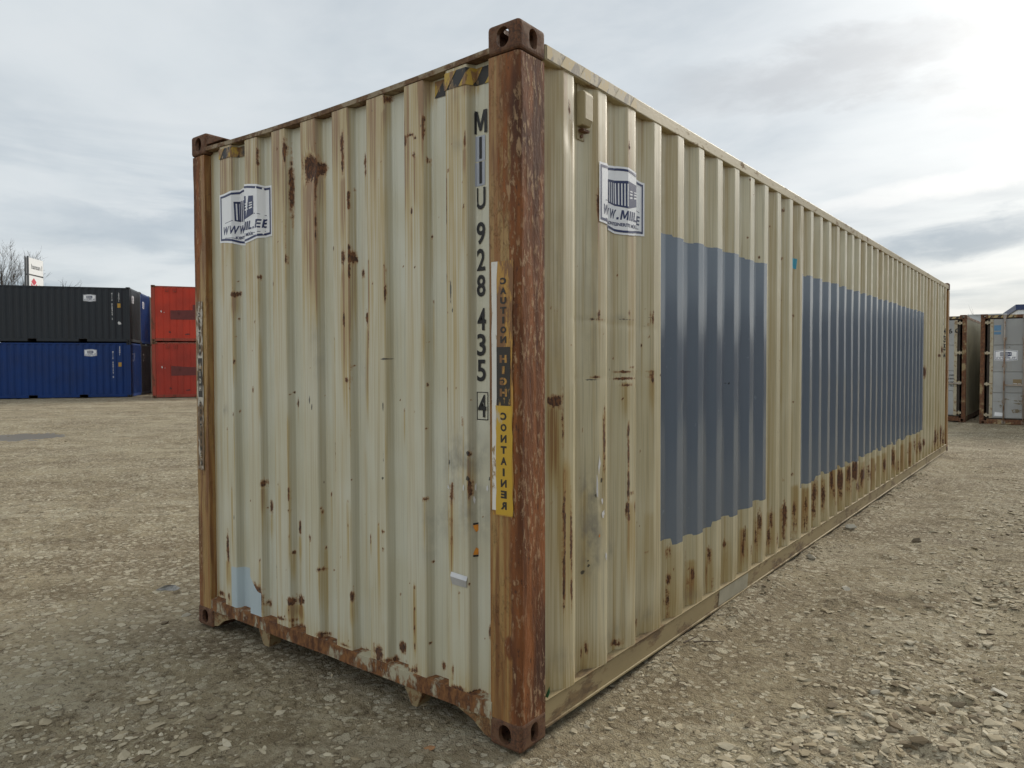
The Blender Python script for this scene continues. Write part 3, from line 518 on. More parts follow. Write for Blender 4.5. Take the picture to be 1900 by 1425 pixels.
S_rust=[(0.271,1.395,0.0317,0.0247,1.2),(0.316,0.897,0.0103,0.1619,0.9),(0.315,0.665,0.0104,0.1393,0.9),(0.37,0.794,0.0106,0.1644,0.9),(0.37,0.581,0.0128,0.1179,0.8),(0.648,1.192,0.0097,0.1497,0.8),(0.879,1.224,0.0108,0.0421,1.0),(0.879,1.119,0.0108,0.079,0.9),(0.88,0.96,0.0108,0.1057,0.9),(0.907,0.916,0.0274,0.008,0.8),(0.875,0.842,0.0162,0.037,0.9),(0.946,0.844,0.0111,0.0376,0.8),(0.88,0.801,0.0162,0.0318,0.7),(0.587,1.492,0.0282,0.0061,0.8),(0.856,1.514,0.0477,0.0065,0.9),(0.862,1.482,0.0746,0.0065,1.0),(0.873,1.451,0.043,0.0065,0.9),(0.91,1.534,0.0218,0.0053,0.8),(1.131,1.51,0.0298,0.0055,0.8),(1.122,1.486,0.0356,0.0055,0.8),(1.14,1.483,0.012,0.0332,0.8),(0.604,1.779,0.0142,0.0171,0.7),(0.604,1.757,0.0568,0.0049,0.6),(0.91,1.771,0.0653,0.0052,0.6),(0.888,1.802,0.0108,0.0209,0.7),(1.136,1.787,0.012,0.033,0.7),(1.116,1.751,0.0294,0.0055,0.6),(1.372,0.521,0.0278,0.0462,0.6863223972562608),(1.377,0.372,0.0209,0.0335,1.0584001010625341),(1.372,0.268,0.0282,0.0595,0.7144462284966095),(1.375,0.179,0.0184,0.0676,0.6826609770081942),(1.67,0.335,0.0146,0.0436,1.0636198098089051),(1.639,0.276,0.0134,0.0698,0.6161697565187085),(1.614,0.391,0.0088,0.1315,0.6009517179107299),(1.933,0.388,0.0214,0.0536,0.9162409722853301),(1.917,0.291,0.0134,0.073,0.6482008856318994),(1.956,0.203,0.0134,0.0562,0.6867701910944881),(2.194,0.4,0.027,0.0262,0.946788588609593),(2.205,0.33,0.0158,0.0735,0.42503809804191534),(2.504,0.413,0.0198,0.0398,0.8602557730167486),(2.496,0.323,0.0214,0.09,0.7242696772104324),(2.785,0.436,0.0399,0.0994,0.7502273736158023),(2.764,0.325,0.0322,0.0674,0.6173513216440294),(3.054,0.408,0.0251,0.0784,0.8682335268009944),(3.037,0.291,0.0307,0.0921,0.8155516055244382),(3.344,0.4,0.0353,0.088,1.1482434275271665),(3.337,0.277,0.0239,0.0782,0.882582465528244),(3.61,0.397,0.0322,0.0732,0.8098063379004157),(3.607,0.269,0.0472,0.1082,0.5161498815024611),(3.896,0.374,0.0397,0.0941,0.6648646626651674),(3.894,0.263,0.0503,0.0979,0.61413825431863),(4.163,0.446,0.0478,0.1147,0.8994376422875724),(4.162,0.308,0.0453,0.0894,0.7260841615855844),(4.441,0.406,0.0337,0.1101,0.9640552079860176),(4.44,0.287,0.0249,0.0925,0.5976063185510871),(4.721,0.489,0.0277,0.1089,1.157049830844097),(4.749,0.363,0.0365,0.0701,0.7839808175444819),(5.007,0.452,0.073,0.1048,1.080979883556714),(5.006,0.325,0.0556,0.0766,0.6558417322397246),(5.312,0.467,0.0619,0.1047,0.9410286789534011),(5.365,0.328,0.0454,0.0923,0.5601377599378861),(5.579,0.477,0.0772,0.0981,1.312742579449011),(5.658,0.315,0.0804,0.0631,0.7893252158048865),(5.888,0.396,0.0893,0.0618,1.1801781876681212),(6.157,0.392,0.0763,0.1036,0.6570682263861451),(6.46,0.397,0.0677,0.0662,0.7624774787610558),(6.979,0.374,0.0569,0.085,0.9347997064544918),(7.497,0.393,0.09,0.1298,0.851677290313277),(8.053,0.334,0.045,0.1045,0.5213163161834254),(8.408,0.384,0.0777,0.0543,0.644720066928014),(8.95,0.427,0.0795,0.1038,0.7249058200850085),(1.417,0.157,0.0338,0.0084,0.5020895793520618),(0.804,0.198,0.0512,0.0156,0.9),(0.823,0.184,0.0312,0.0105,0.8),(0.356,2.642,0.0125,0.0362,0.7),(0.372,2.59,0.0126,0.0228,0.5),(0.885,2.606,0.0107,0.0309,0.9),(0.594,2.273,0.0094,0.0725,0.8),(3.307,2.697,0.0247,0.0196,0.7),(3.301,2.335,0.0246,0.0157,0.6),(3.575,1.925,0.0267,0.0164,0.6),(1.329,0.954,0.0127,0.0572,0.7),(1.304,0.841,0.0189,0.0285,0.7),(1.331,0.749,0.0127,0.0144,0.7),(11.14,1.657,0.232,0.0257,0.9),(11.397,1.747,0.1186,0.052,0.8),(9.737,1.414,0.0943,0.0775,0.9),(3.931,0.637,0.0208,0.0086,0.39255610267610147),(3.584,0.677,0.0253,0.0155,0.6102301901133529),(3.329,0.668,0.018,0.0137,0.4103417599136745),(1.11,0.577,0.0177,0.0083,0.7),(0.309,1.313,0.0062,0.1375,0.7),(0.371,1.635,0.0063,0.0046,0.8),(0.296,1.431,0.0041,0.0035,0.8),(1.379,0.434,0.0035,0.0035,0.770140474108931),(0.456,1.145,0.0049,0.0035,0.8),(2.773,2.283,0.0103,0.012,0.8),(0.488,1.537,0.0049,0.0049,0.8),(2.52,1.59,0.0117,0.0078,0.8),(2.597,2.682,0.0089,0.0051,0.8),(1.124,1.693,0.0049,0.0062,0.8),(2.013,1.263,0.007,0.0103,0.8),(2.197,1.677,0.0081,0.0051,0.8),(2.756,1.882,0.0089,0.0138,0.8),(0.857,2.116,0.0047,0.0065,0.8),(1.757,1.727,0.008,0.0035,0.8),(3.158,1.571,0.0113,0.0092,0.8),(0.821,0.829,0.0048,0.0035,0.8),(1.028,1.517,0.0049,0.0035,0.8),(3.029,2.533,0.0121,0.0086,0.8),(1.402,1.061,0.0035,0.0079,0.8376960638460557),(1.332,1.644,0.0044,0.0035,0.8),(1.389,1.582,0.0057,0.0039,0.8),(1.066,1.102,0.0063,0.0089,0.8),(0.255,1.79,0.0037,0.0076,0.8),(1.648,0.724,0.0048,0.0045,0.6011965184777455),(3.59,1.246,0.0135,0.0074,0.8),(3.079,-0.126,0.0053,0.0072,0.5546561509355435),(0.325,1.01,0.0042,0.0039,0.8),(2.751,1.314,0.0123,0.0127,0.8),(0.431,1.99,0.0048,0.0035,0.8),(0.514,0.673,0.0049,0.0042,0.8),(0.928,2.459,0.0042,0.0035,0.8),(1.686,1.198,0.0058,0.0108,0.8),(1.386,1.245,0.0068,0.0047,0.8),(2.531,1.715,0.0096,0.0049,0.8),(0.791,1.581,0.0053,0.006,0.8),(1.647,0.836,0.0045,0.0035,0.7621400369870784),(1.648,0.368,0.0035,0.0078,0.8452184008886887),(1.947,1.497,0.0061,0.0082,0.8),(0.358,2.287,0.0036,0.0035,0.8),(1.408,0.425,0.0035,0.009,0.8519182460141356),(1.029,0.747,0.0054,0.009,0.8),(2.875,0.409,0.0055,0.0112,0.6401056349219346),(0.493,1.039,0.0035,0.0045,0.8),(0.518,1.256,0.0038,0.0064,0.8),(0.645,1.691,0.0056,0.0069,0.8),(1.389,0.947,0.0036,0.0058,0.7922112665392597),(0.472,1.989,0.0035,0.0052,0.8),(2.286,0.725,0.0043,0.0052,0.5001071278038316),(1.058,0.723,0.0054,0.0071,0.8),(0.84,1.383,0.0052,0.0052,0.8),(1.735,0.834,0.0035,0.0071,0.5708726445745865),(0.515,1.958,0.0035,0.0035,0.8),(0.365,0.752,0.0045,0.0065,0.8),(2.516,2.384,0.0087,0.0096,0.8),(2.801,1.333,0.0084,0.0042,0.8),(0.289,1.027,0.0046,0.0035,0.8),(2.536,2.767,0.0112,0.0109,0.8),(1.365,1.532,0.0052,0.0109,0.8),(0.815,1.975,0.0055,0.0069,0.8),(1.435,1.31,0.0051,0.0039,0.8),(3.602,0.751,0.006,0.0075,0.4929114886843322),(0.742,2.188,0.0048,0.0035,0.8),(0.282,1.782,0.004,0.0085,0.8),(1.311,1.928,0.0074,0.0053,0.8),(1.376,1.531,0.0047,0.0038,0.8),(0.261,0.96,0.0035,0.0069,0.8),(1.222,1.492,0.0071,0.0062,0.8),(0.44,1.172,0.0035,0.006,0.8),(1.077,1.645,0.0061,0.0094,0.8),(3.391,0.523,0.0057,0.0182,0.7745547756352732),(1.098,1.829,0.0041,0.0064,0.8),(1.025,0.231,0.0169,0.0326,0.8),(5.03,0.294,0.0225,0.0468,0.45064447073172165),(9.168,0.311,0.0485,0.0622,0.5141631694735053),(8.606,0.231,0.0801,0.0953,0.6269439798582317),(8.619,0.355,0.0866,0.0554,0.4673410399915254),(0.508,0.237,0.0133,0.029,0.8),(7.601,0.27,0.061,0.0872,0.769406098851396),(9.748,0.384,0.0999,0.0594,0.832884880749229),(9.466,0.329,0.0945,0.0843,0.7783621165259431),(9.254,0.398,0.0948,0.0713,0.8410157910297255),(11.405,0.297,0.0948,0.1228,0.7252745962550504),(7.813,0.254,0.0526,0.0995,0.509900466250424),(11.119,0.232,0.0731,0.0884,0.5139270209484914),(3.63,0.293,0.0192,0.0379,0.6672968394008486),(3.004,0.249,0.0149,0.031,0.6757950610704726),(4.434,0.293,0.03,0.0434,0.7282501007281267),(6.217,0.351,0.0355,0.0616,0.8268995890290589),(7.543,0.333,0.0386,0.0873,0.6113807374149189),(0.537,0.26,0.0136,0.0293,0.8),(10.838,0.265,0.0816,0.1239,0.4731756767768267),(9.464,0.354,0.0538,0.0831,0.7965909498227948),(1.342,0.256,0.0129,0.0282,0.7872179156972321),(3.911,0.276,0.034,0.0575,0.4967605429033771),(11.707,0.355,0.1105,0.0906,0.6573637878844718),(5.852,0.328,0.0296,0.0816,0.8392809301404285),(4.796,0.263,0.0307,0.0365,0.6427172511839774),(11.451,0.289,0.0676,0.0651,0.6426797875920974),(10.843,0.398,0.0585,0.124,0.7121576241194179),(5.814,0.242,0.0256,0.0615,0.7561080367481018),(5.603,0.308,0.0338,0.0478,0.8449209319318641),(9.444,0.392,0.0549,0.1015,0.5820700985543723),(3.142,0.247,0.0238,0.0559,0.8397533685472816),(11.678,0.241,0.136,0.0654,0.829403712623996),(11.42,0.403,0.1031,0.1276,0.8383457996468562),(10.644,0.317,0.1121,0.0781,0.5903180515512311),(2.597,0.295,0.0158,0.0454,0.803637991816379),(5.296,0.32,0.0471,0.0458,0.5323599227903417),(2.531,0.278,0.0116,0.0376,0.44710971078538186),(10.864,0.344,0.1254,0.0852,0.8279238451626413),(11.117,0.366,0.0919,0.1197,0.6170854057438784)]
S_grime=[(0.56,0.952,0.0599,0.0976,0.9),(0.56,0.779,0.06,0.1223,0.9),(0.56,0.656,0.0601,0.0613,0.8),(0.53,0.61,0.027,0.0194,0.7),(0.765,0.66,0.03,0.0408,0.5),(0.555,1.76,0.0638,0.0144,0.4),(0.829,1.773,0.0723,0.0153,0.4),(0.555,1.614,0.0456,0.1443,0.25),(0.299,1.816,0.0566,0.4517,0.25),(0.567,1.979,0.0552,0.3845,0.25),(0.349,0.28,0.1057,0.0589,0.4),(0.756,0.244,0.125,0.0513,0.4),(1.081,0.258,0.1155,0.044,0.4),(1.671,0.209,0.1285,0.0378,0.383554019759597),(0.372,2.613,0.0293,0.0364,0.4)]
S_black=[(0.514,0.608,0.0178,0.0096,1.0),(0.547,0.633,0.0091,0.0098,0.9),(0.542,0.658,0.0091,0.0049,0.9),(0.629,1.014,0.0072,0.015,1.0),(0.58,0.951,0.007,0.0148,0.9),(1.119,1.787,0.0412,0.0035,0.8),(1.116,1.806,0.0411,0.0035,0.7),(0.587,1.754,0.075,0.0035,0.8),(0.872,1.769,0.0964,0.0035,0.8),(0.567,1.771,0.0553,0.0035,0.6),(0.85,1.795,0.0632,0.0035,0.6),(0.567,1.483,0.0554,0.0036,0.9),(0.862,1.485,0.0853,0.0035,0.9),(1.116,1.488,0.0413,0.0036,0.8),(1.098,1.745,0.0348,0.0035,0.6),(0.627,2.595,0.0285,0.0035,0.7),(0.923,2.607,0.0272,0.0035,0.7),(0.587,1.639,0.0047,0.0035,0.6),(2.198,1.423,0.0351,0.004,0.9),(2.221,1.423,0.0089,0.0101,0.9)]
S_stain=[(0.27,1.37,0.97,0.0317,1.0),(0.328,1.13,0.24,0.05,0.9),(0.649,1.34,0.54,0.0292,0.7),(0.903,0.88,0.29,0.0438,0.8),(1.379,0.56,0.15,0.0535,0.39813367104503256),(1.656,0.42,0.1,0.0516,0.9692510748416103),(1.943,0.42,0.12,0.0603,0.498409760516793),(2.213,0.42,0.15,0.0528,0.36105012762793537),(2.502,0.45,0.16,0.0413,1.0975721774254072),(2.781,0.47,0.17,0.0503,0.7936923620565389),(3.053,0.47,0.15,0.0729,0.5493188334778191),(3.334,0.46,0.15,0.0747,0.5340304391668882),(3.617,0.59,0.14,0.0629,0.9278355082040148),(3.895,0.53,0.17,0.065,1.194807605520205),(4.162,0.54,0.19,0.0734,0.6979281618864878),(4.437,0.53,0.19,0.0642,0.6099230066053276),(4.735,0.59,0.19,0.089,1.2079059900860074),(5.016,0.55,0.17,0.1324,0.51061219148484),(5.32,0.55,0.17,0.1237,0.8272635906418992),(5.654,0.54,0.15,0.1464,0.5271506621723874),(5.938,0.53,0.16,0.1299,1.0429437711264054),(6.376,0.51,0.13,0.0855,1.4144672145326243),(6.667,0.51,0.15,0.0883,0.9330848665678622),(6.979,0.51,0.14,0.1602,0.6966568884212999),(7.514,0.49,0.13,0.1315,1.1785262583063534),(8.061,0.51,0.09,0.1896,1.0564669571325422),(8.62,0.49,0.09,0.1511,1.1866615118007482),(9.192,0.56,0.1,0.1719,0.8941421878912968),(0.323,2.84,2.52,0.0327,0.9),(0.579,2.79,1.98,0.0324,0.8),(0.886,2.86,1.96,0.0375,0.7),(0.604,2.32,1.49,0.0236,0.7),(0.909,2.2,1.49,0.0435,0.6),(0.862,1.47,1.23,0.032,0.8),(1.137,1.51,1.26,0.024,0.6),(1.299,1.11,0.17,0.0252,0.5),(0.802,2.26,1.23,0.0202,0.4),(0.53,1.0,0.14,0.045,0.4),(1.125,0.79,0.22,0.0479,0.5),(1.459,0.52,0.16,0.046,0.18674248437328445)]

# ---------------------------------------------------------------- main container
W, L, H = 2.438, 12.192, 2.896
def end_poly():
    P = [(-2.30, 0.046)]
    for k in range(8):
        a = -2.139+0.2495*k
        P += [(a-0.02, 0.046), (a, 0.004), (a+0.115, 0.004), (a+0.135, 0.046)]
    return P+[(-0.157, 0.046)]
def side_poly():
    P = [(0.172, -0.040)]
    for k in range(42):
        a = 0.311+0.278*k
        P += [(a-0.068, -0.040), (a, -0.004), (a+0.080, -0.004), (a+0.148, -0.040)]
    return P[:-1]+[(12.02, -0.040)]
def round_poly(P, r):
    out = [P[0]]
    for a, b, c in zip(P[:-2], P[1:-1], P[2:]):
        a, b, c = Vector(a), Vector(b), Vector(c)
        d1, d2 = (a-b), (c-b); r1 = min(r, d1.length*0.4, d2.length*0.4)
        p, q = b+d1.normalized()*r1, b+d2.normalized()*r1
        for t in (0, 0.33, 0.67, 1):
            out.append(tuple((1-t)**2*p+2*t*(1-t)*b+t*t*q))
    return out+[P[-1]]
def refine(P, stepf):
    out = [P[0]]
    for a, b in zip(P[:-1], P[1:]):
        n = max(1, int(math.ceil(math.dist(a, b)/stepf(a[0]))))
        for i in range(1, n+1): out.append((a[0]+(b[0]-a[0])*i/n, a[1]+(b[1]-a[1])*i/n))
    return np.array(out)
def blobs(U, Z, L_):
    f = np.zeros_like(U)
    for u, z, su, sz, s in L_:
        i0 = np.searchsorted(U[0], u-3*su); i1 = np.searchsorted(U[0], u+3*su)
        if i1 <= i0: continue
        j0 = np.searchsorted(Z[:, 0], z-3*sz); j1 = np.searchsorted(Z[:, 0], z+3*sz)
        if j1 <= j0: continue
        du = (U[j0:j1, i0:i1]-u)/su; dz = (Z[j0:j1, i0:i1]-z)/sz
        f[j0:j1, i0:i1] = np.maximum(f[j0:j1, i0:i1], s*np.exp(-0.85*(du*du+dz*dz)))
    return f
def streaks(U, Z, L_):
    f = np.zeros_like(U)
    for u, z0, z1, hw, s in L_:
        hw = max(hw, 0.006); ln = max(z0-z1, 0.02)
        t = (z0-Z)/ln
        env = ss(t, -0.04, 0.06)*(1-ss(t, 0.35, 1.05))
        f += s*env*np.exp(-((U-u)/(hw*(0.75+0.4*np.clip(t, 0, 1))))**2)
    return f
run_rng = np.random.default_rng(8)
E_runs = [(u, z, z-run_rng.uniform(0.10, 0.55), max(su*0.45, 0.0045), run_rng.uniform(0.25, 0.95)) for u, z, su, sz, s in E_rust if z > 0.3 and sz > 0.008]
S_runs = [(u, z, z-run_rng.uniform(0.10, 0.45), max(su*0.45, 0.005), run_rng.uniform(0.25, 0.8)) for u, z, su, sz, s in S_rust if z > 0.7 and u < 4 and sz > 0.008]
S_rust = [(u, z, su*(0.66 if z < 0.6 else 1), sz, s*(0.92 if z < 0.6 else 1)) for u, z, su, sz, s in S_rust]
E_rust = [(u, z, su*0.80, sz*1.05, s) for u, z, su, sz, s in E_rust]
def rect_sdf(U, Z, u0, u1, z0, z1):
    return np.minimum(np.minimum(U-u0, u1-U), np.minimum(Z-z0, z1-Z))
container = empty('shipping_container')
tag(container, 'long rust-streaked cream shipping container with blue-grey painted patches on its side', 'container')

def grid_faces(nr, nc):
    i, j = np.meshgrid(np.arange(nr-1), np.arange(nc-1), indexing='ij')
    return np.stack([i*nc+j, i*nc+j+1, (i+1)*nc+j+1, (i+1)*nc+j], -1).reshape(-1, 4)

# end wall (faces -Y)
EP = end_poly(); SP = side_poly()
pc = refine(round_poly(EP, 0.0065), lambda u: 0.010)
zr = np.arange(0.165, 2.7905, 0.010)
U, Zg = np.meshgrid(pc[:, 0], zr); D = np.tile(pc[:, 1], (len(zr), 1))
Zg = 0.165+(Zg-0.165)*((2.795-0.026*(1-((U+W/2)/(W/2))**2))-0.165)/(zr[-1]-0.165)
outer = 1-np.clip((D-0.004)/0.042, 0, 1)
dent = 0.0035*(fbm(U*2.2, Zg*2.2, 3, 3)-0.5)+0.022*np.exp(-((U+1.315)/0.05)**2-((Zg-2.535)/0.06)**2)
dent += 0.006*np.exp(-((U+0.36)/0.05)**2-((Zg-1.15)/0.12)**2) + 0.004*np.exp(-((U+0.62)/0.08)**2-((Zg-0.25)/0.08)**2)
V = np.stack([U.ravel(), (D+dent).ravel(), Zg.ravel()], 1)
me = npmesh('end_wall', V, grid_faces(len(zr), len(pc)), True)
stain = streaks(U, Zg, E_stain+E_runs)
wash = ss(Zg, 0.9, 2.75)*(0.22+0.5*fbm(U*5+2, Zg*0.5, 3, 8))
edge = np.zeros_like(U)
for k in range(8):
    for e_, sd_ in ((-2.139+0.2495*k, 1), (-2.024+0.2495*k, 2)):
        edge += np.exp(-((U-e_)/0.0055)**2)*ss(fbm(Zg*1.6+k*3.7, Zg*0+sd_*5.1, 3, 40+k), 0.50, 0.68)
stain = stain + 0.75*edge + outer*(0.24+wash*1.0) + 0.32*outer*ss(Zg, 2.2, 2.72)*(fbm(U*4, Zg*0.1, 2, 4) > 0.5)
stain = stain + 0.5*(1-ss(Zg, 0.17, 0.30))*fbm(U*9, Zg*3, 3, 15)
stain += 0.5*np.exp(-((U+2.285)/0.02)**2)+0.25*np.exp(-((U+2.22)/0.01)**2)
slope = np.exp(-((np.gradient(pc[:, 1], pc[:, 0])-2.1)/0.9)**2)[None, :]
fattr(me, 'film', slope*(0.5+0.6*fbm(U*3, Zg*0.9, 3, 90)))  # painted shade, laid only on the right-facing rib slopes
fattr(me, 'stain', stain); fattr(me, 'rust', 0.75*edge*ss(fbm(Zg*9, U*9, 2, 71), 0.55, 0.7)+blobs(U, Zg, E_rust)+0.42*(1-ss(Zg, 0.16, 0.20))*ss(fbm(U*6, Zg, 2, 66), 0.42, 0.6))
fattr(me, 'grime', blobs(U, Zg, E_grime)); fattr(me, 'black', blobs(U, Zg, E_black))
pt = rect_sdf(U, Zg, -2.075, -1.782, 0.10, 0.405-0.10*ss(U, -1.93, -1.80))
fattr(me, 'patch', pt)
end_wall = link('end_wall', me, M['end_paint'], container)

# long side wall (faces +X), in welded panels
pcS = refine(round_poly(SP, 0.0065), lambda u: 0.011 if u < 4 else 0.024)
seams = [0.17]+[0.391+0.278*k+0.034 for k in range(3, 42, 4)]+[12.03]
zr = np.arange(0.150, 2.795, 0.011)
side_wall = empty('side_wall'); side_wall.parent = container
for a, b in zip(seams[:-1], seams[1:]):
    uu = pcS[(pcS[:, 0] > a+0.004) & (pcS[:, 0] < b-0.004)]
    e0 = np.array([[a, np.interp(a, pcS[:, 0], pcS[:, 1])]]); e1 = np.array([[b, np.interp(b, pcS[:, 0], pcS[:, 1])]])
    uu = np.vstack([e0, uu, e1]) if a > 0.2 else np.vstack([uu, e1])
    U, Zg = np.meshgrid(uu[:, 0], zr); D = np.tile(uu[:, 1], (len(zr), 1))
    outer = np.clip((D+0.040)/0.036, 0, 1)
    dent = 0.006*(fbm(U*1.7+9, Zg*1.5, 3, 13)-0.5)
    for (u, z, su, sz, am) in ((0.50, 1.75, 0.09, 0.014, 0.010), (0.78, 1.74, 0.10, 0.014, 0.010), (1.07, 1.73, 0.08, 0.02, 0.008),
                               (0.50, 1.49, 0.09, 0.012, 0.010), (0.80, 1.49, 0.10, 0.016, 0.012), (1.07, 1.49, 0.08, 0.014, 0.009),
                               (0.36, 2.52, 0.03, 0.06, 0.008), (3.65, 2.55, 0.05, 0.12, 0.012), (0.62, 0.98, 0.03, 0.1, 0.012), (1.55, 1.30, 0.06, 0.05, 0.012), (1.85, 1.33, 0.05, 0.05, 0.010)):
        dent -= 0.28*am*np.exp(-((U-u)/su)**2-((Zg-z)/sz)**2)*(0.5+outer)
    wave = 0.004*np.sin(U*21)*(1-ss(Zg, 0.15, 0.30))
    # slight overlap lip of the weld at each seam
    V = np.stack([(D+dent+wave).ravel(), U.ravel(), Zg.ravel()], 1)
    me = npmesh('wall_panel', V, grid_faces(len(zr), len(uu)), True)
    stain = streaks(U, Zg, S_stain+(S_runs if a < 4 else []))
    run = fbm(U*6+3, Zg*0.35, 3, 18)
    stain = stain + 0.55*ss(run, 0.40, 0.70)*(0.35+0.65*ss(Zg, 1.2, 2.7)) + 0.55*(1-ss(Zg, 0.15, 0.42))*(0.3+fbm(U*7, Zg*2, 2, 19))
    stain = stain + 0.45*np.exp(-((D+0.034)/0.006)**2)*ss(fbm(U*3, Zg*0.2, 2, 29), 0.42, 0.62)
    stain = stain + 0.25*ss(U, 4.5, 7)*(vnoise(U/0.278*2.0, Zg*0+3, 44) > 0.55)
    ru = blobs(U, Zg, S_rust)
    edge = np.zeros_like(U)
    for k in range(42):
        e_ = 0.243+0.278*k
        if a-0.05 < e_ < b+0.05: edge += np.exp(-((U-e_)/0.007)**2)*ss(fbm(Zg*1.4+k*2.3, Zg*0, 3, 140+k), 0.48, 0.66)
    stain = stain+0.7*edge; fattr(me, 'film', U*0)
    fattr(me, 'stain', stain); fattr(me, 'rust', ru); fattr(me, 'grime', blobs(U, Zg, S_grime)); fattr(me, 'black', blobs(U, Zg, S_black))
    fac = np.floor((U-0.311+0.034)/0.139); step = 0.016*(_hash(fac, fac*0, 5)-0.5)
    stepb = 0.055*(_hash(fac, fac*0, 9)-0.5)
    p1 = rect_sdf(U, Zg, 1.232, 2.875, 0.575+stepb, 2.245+step)
    p2 = rect_sdf(U, Zg, 3.700, 9.62, 0.575+stepb, 2.262+step)
    fattr(me, 'patch', np.clip(np.maximum(p1, p2), -0.2, 0.2))
    link('wall_panel', me, M['side_paint'], side_wall)

# plain rear faces: far long side and far end, roof, floor
def coarse_wall(name, P, place, z0, z1, mat, parent):
    V = []; n = len(P)
    for z in (z0, z1): V += [place(u, d, z) for u, d in P]
    me = npmesh(name, V, [[i, i+1, i+1+n, i+n] for i in range(n-1)])
    for at in ('rust', 'stain', 'grime', 'black', 'film'): fattr(me, at, np.zeros(2*n))
    fattr(me, 'patch', np.full(2*n, -1.0))
    return link(name, me, mat, parent)
coarse_wall('side_wall', SP, lambda u, d, z: (-W-d, u, z), 0.15, 2.79, M['side_paint'], container)
coarse_wall('end_wall', EP, lambda u, d, z: (u, L-d, z), 0.165, 2.77, M['end_paint'], container)
rp = MB()
n = 60
for k in range(n):
    y0 = 0.09+k*(L-0.18)/n; y1 = y0+(L-0.18)/n
    a, b = y0+(y1-y0)*0.25, y0+(y1-y0)*0.75
    zt = 2.838; zb = 2.822
    rp.prism([(y0, zb-0.01), (y0, zb), (a, zt), (b, zt), (y1, zb), (y1, zb-0.01)], 'x', -W+0.06, -0.06)
rp.build('roof_panel', M['roof'], container)
fl = MB().box(-W+0.06, -0.06, 0.03, L-0.03, 0.135, 0.16)
fl.build('floor', M['floor'], container)
for k in range(20):
    y = 0.42+k*0.6
    MB().box(-W+0.05, -0.05, y, y+0.045, 0.045, 0.1345).build('cross_member', M['floor'], container)

# rails
MB().box(-0.062, -0.001, 0.178, L-0.178, 2.786, 2.852).build('top_rail', M['rail'], container, 0.006)
MB().box(-W+0.001, -W+0.062, 0.178, L-0.178, 2.786, 2.852).build('top_rail', M['rail'], container, 0.006)
def bottom_rail(s):
    mb = MB()
    pts = [(-0.050, 0.040), (0.0, 0.040), (0.0, 0.048), (-0.006, 0.050), (-0.006, 0.150), (0.0, 0.156), (-0.048, 0.160), (-0.050, 0.150), (-0.016, 0.146), (-0.016, 0.052), (-0.050, 0.050)]
    if s < 0: pts = [(-W-p[0], p[1]) for p in pts]
    n_ = 64; ys = np.linspace(0.176, L-0.176, n_+1)
    V = []; k = len(pts)
    for j, y in enumerate(ys):
        wob = 0.004*(float(vnoise(np.array(y*3.1), np.array(2.0), 4))-0.5)
        V += [(p[0]+wob, y, p[1]+wob*1.2) for p in pts]
    F = [[j*k+i, j*k+(i+1) % k, (j+1)*k+(i+1) % k, (j+1)*k+i] for j in range(n_) for i in range(k)]
    mb.add(V, F); mb.add([V[i] for i in range(k)], [tuple(range(k))])
    return mb.build('bottom_rail', M['brail'], container)
bottom_rail(1); bottom_rail(-1)
# end header and sills
def header(y0, y1):
    mb = MB(); n_ = 24
    xs = np.linspace(-W+0.150, -0.150, n_+1); V = []
    for x in xs:
        t = (x+W/2)/(W/2); sag = -0.026*(1-t*t)
        V += [(x, y0, 2.797+sag), (x, y0, 2.819+sag), (x, y1, 2.834+sag*0.5), (x, y1, 2.797+sag)]
    F = [[j*4+i, j*4+(i+1) % 4, (j+1)*4+(i+1) % 4, (j+1)*4+i] for j in range(n_) for i in range(4)]
    mb.add(V, F+[[0, 1, 2, 3], [n_*4+3, n_*4+2, n_*4+1, n_*4]])
    return mb.build('end_header', M['header'], container)
header(0.000, 0.075); header(L, L-0.075)
for sx_ in (1,):      # header gusset plates next to the castings
    x0, x1 = (-0.34, -0.150) if sx_ == 0 else (-W+0.150, -W+0.34)
    pts = [(x0, 2.826), (x1, 2.826), (x1, 2.872), (x0, 2.830)] if sx_ == 0 else [(x0, 2.826), (x1, 2.826), (x1, 2.830), (x0, 2.872)]
    MB().prism(pts, 'y', 0.006, 0.13).build('gusset_plate', M['casting'], container)
def sill(y0, y1, s):
    mb = MB(); n_ = 30; xs = np.linspace(-W+0.150, -0.150, n_+1); V = []
    for x in xs:
        w_ = 0.006*(float(vnoise(np.array(x*5), np.array(1.0), 8))-0.5)
        V += [(x, y0+s*w_, 0.105+w_), (x, y0+s*w_, 0.172+w_), (x, y0+s*0.075, 0.182), (x, y0+s*0.075, 0.10)]
    F = [[j*4+i, j*4+(i+1) % 4, (j+1)*4+(i+1) % 4, (j+1)*4+i] for j in range(n_) for i in range(4)]
    mb.add(V, F+[[0, 1, 2, 3], [n_*4+3, n_*4+2, n_*4+1, n_*4]])
    return mb.build('end_sill', M['sill'], container)
sill(0.000, 0.075, 1); sill(L, L-0.075, -1)
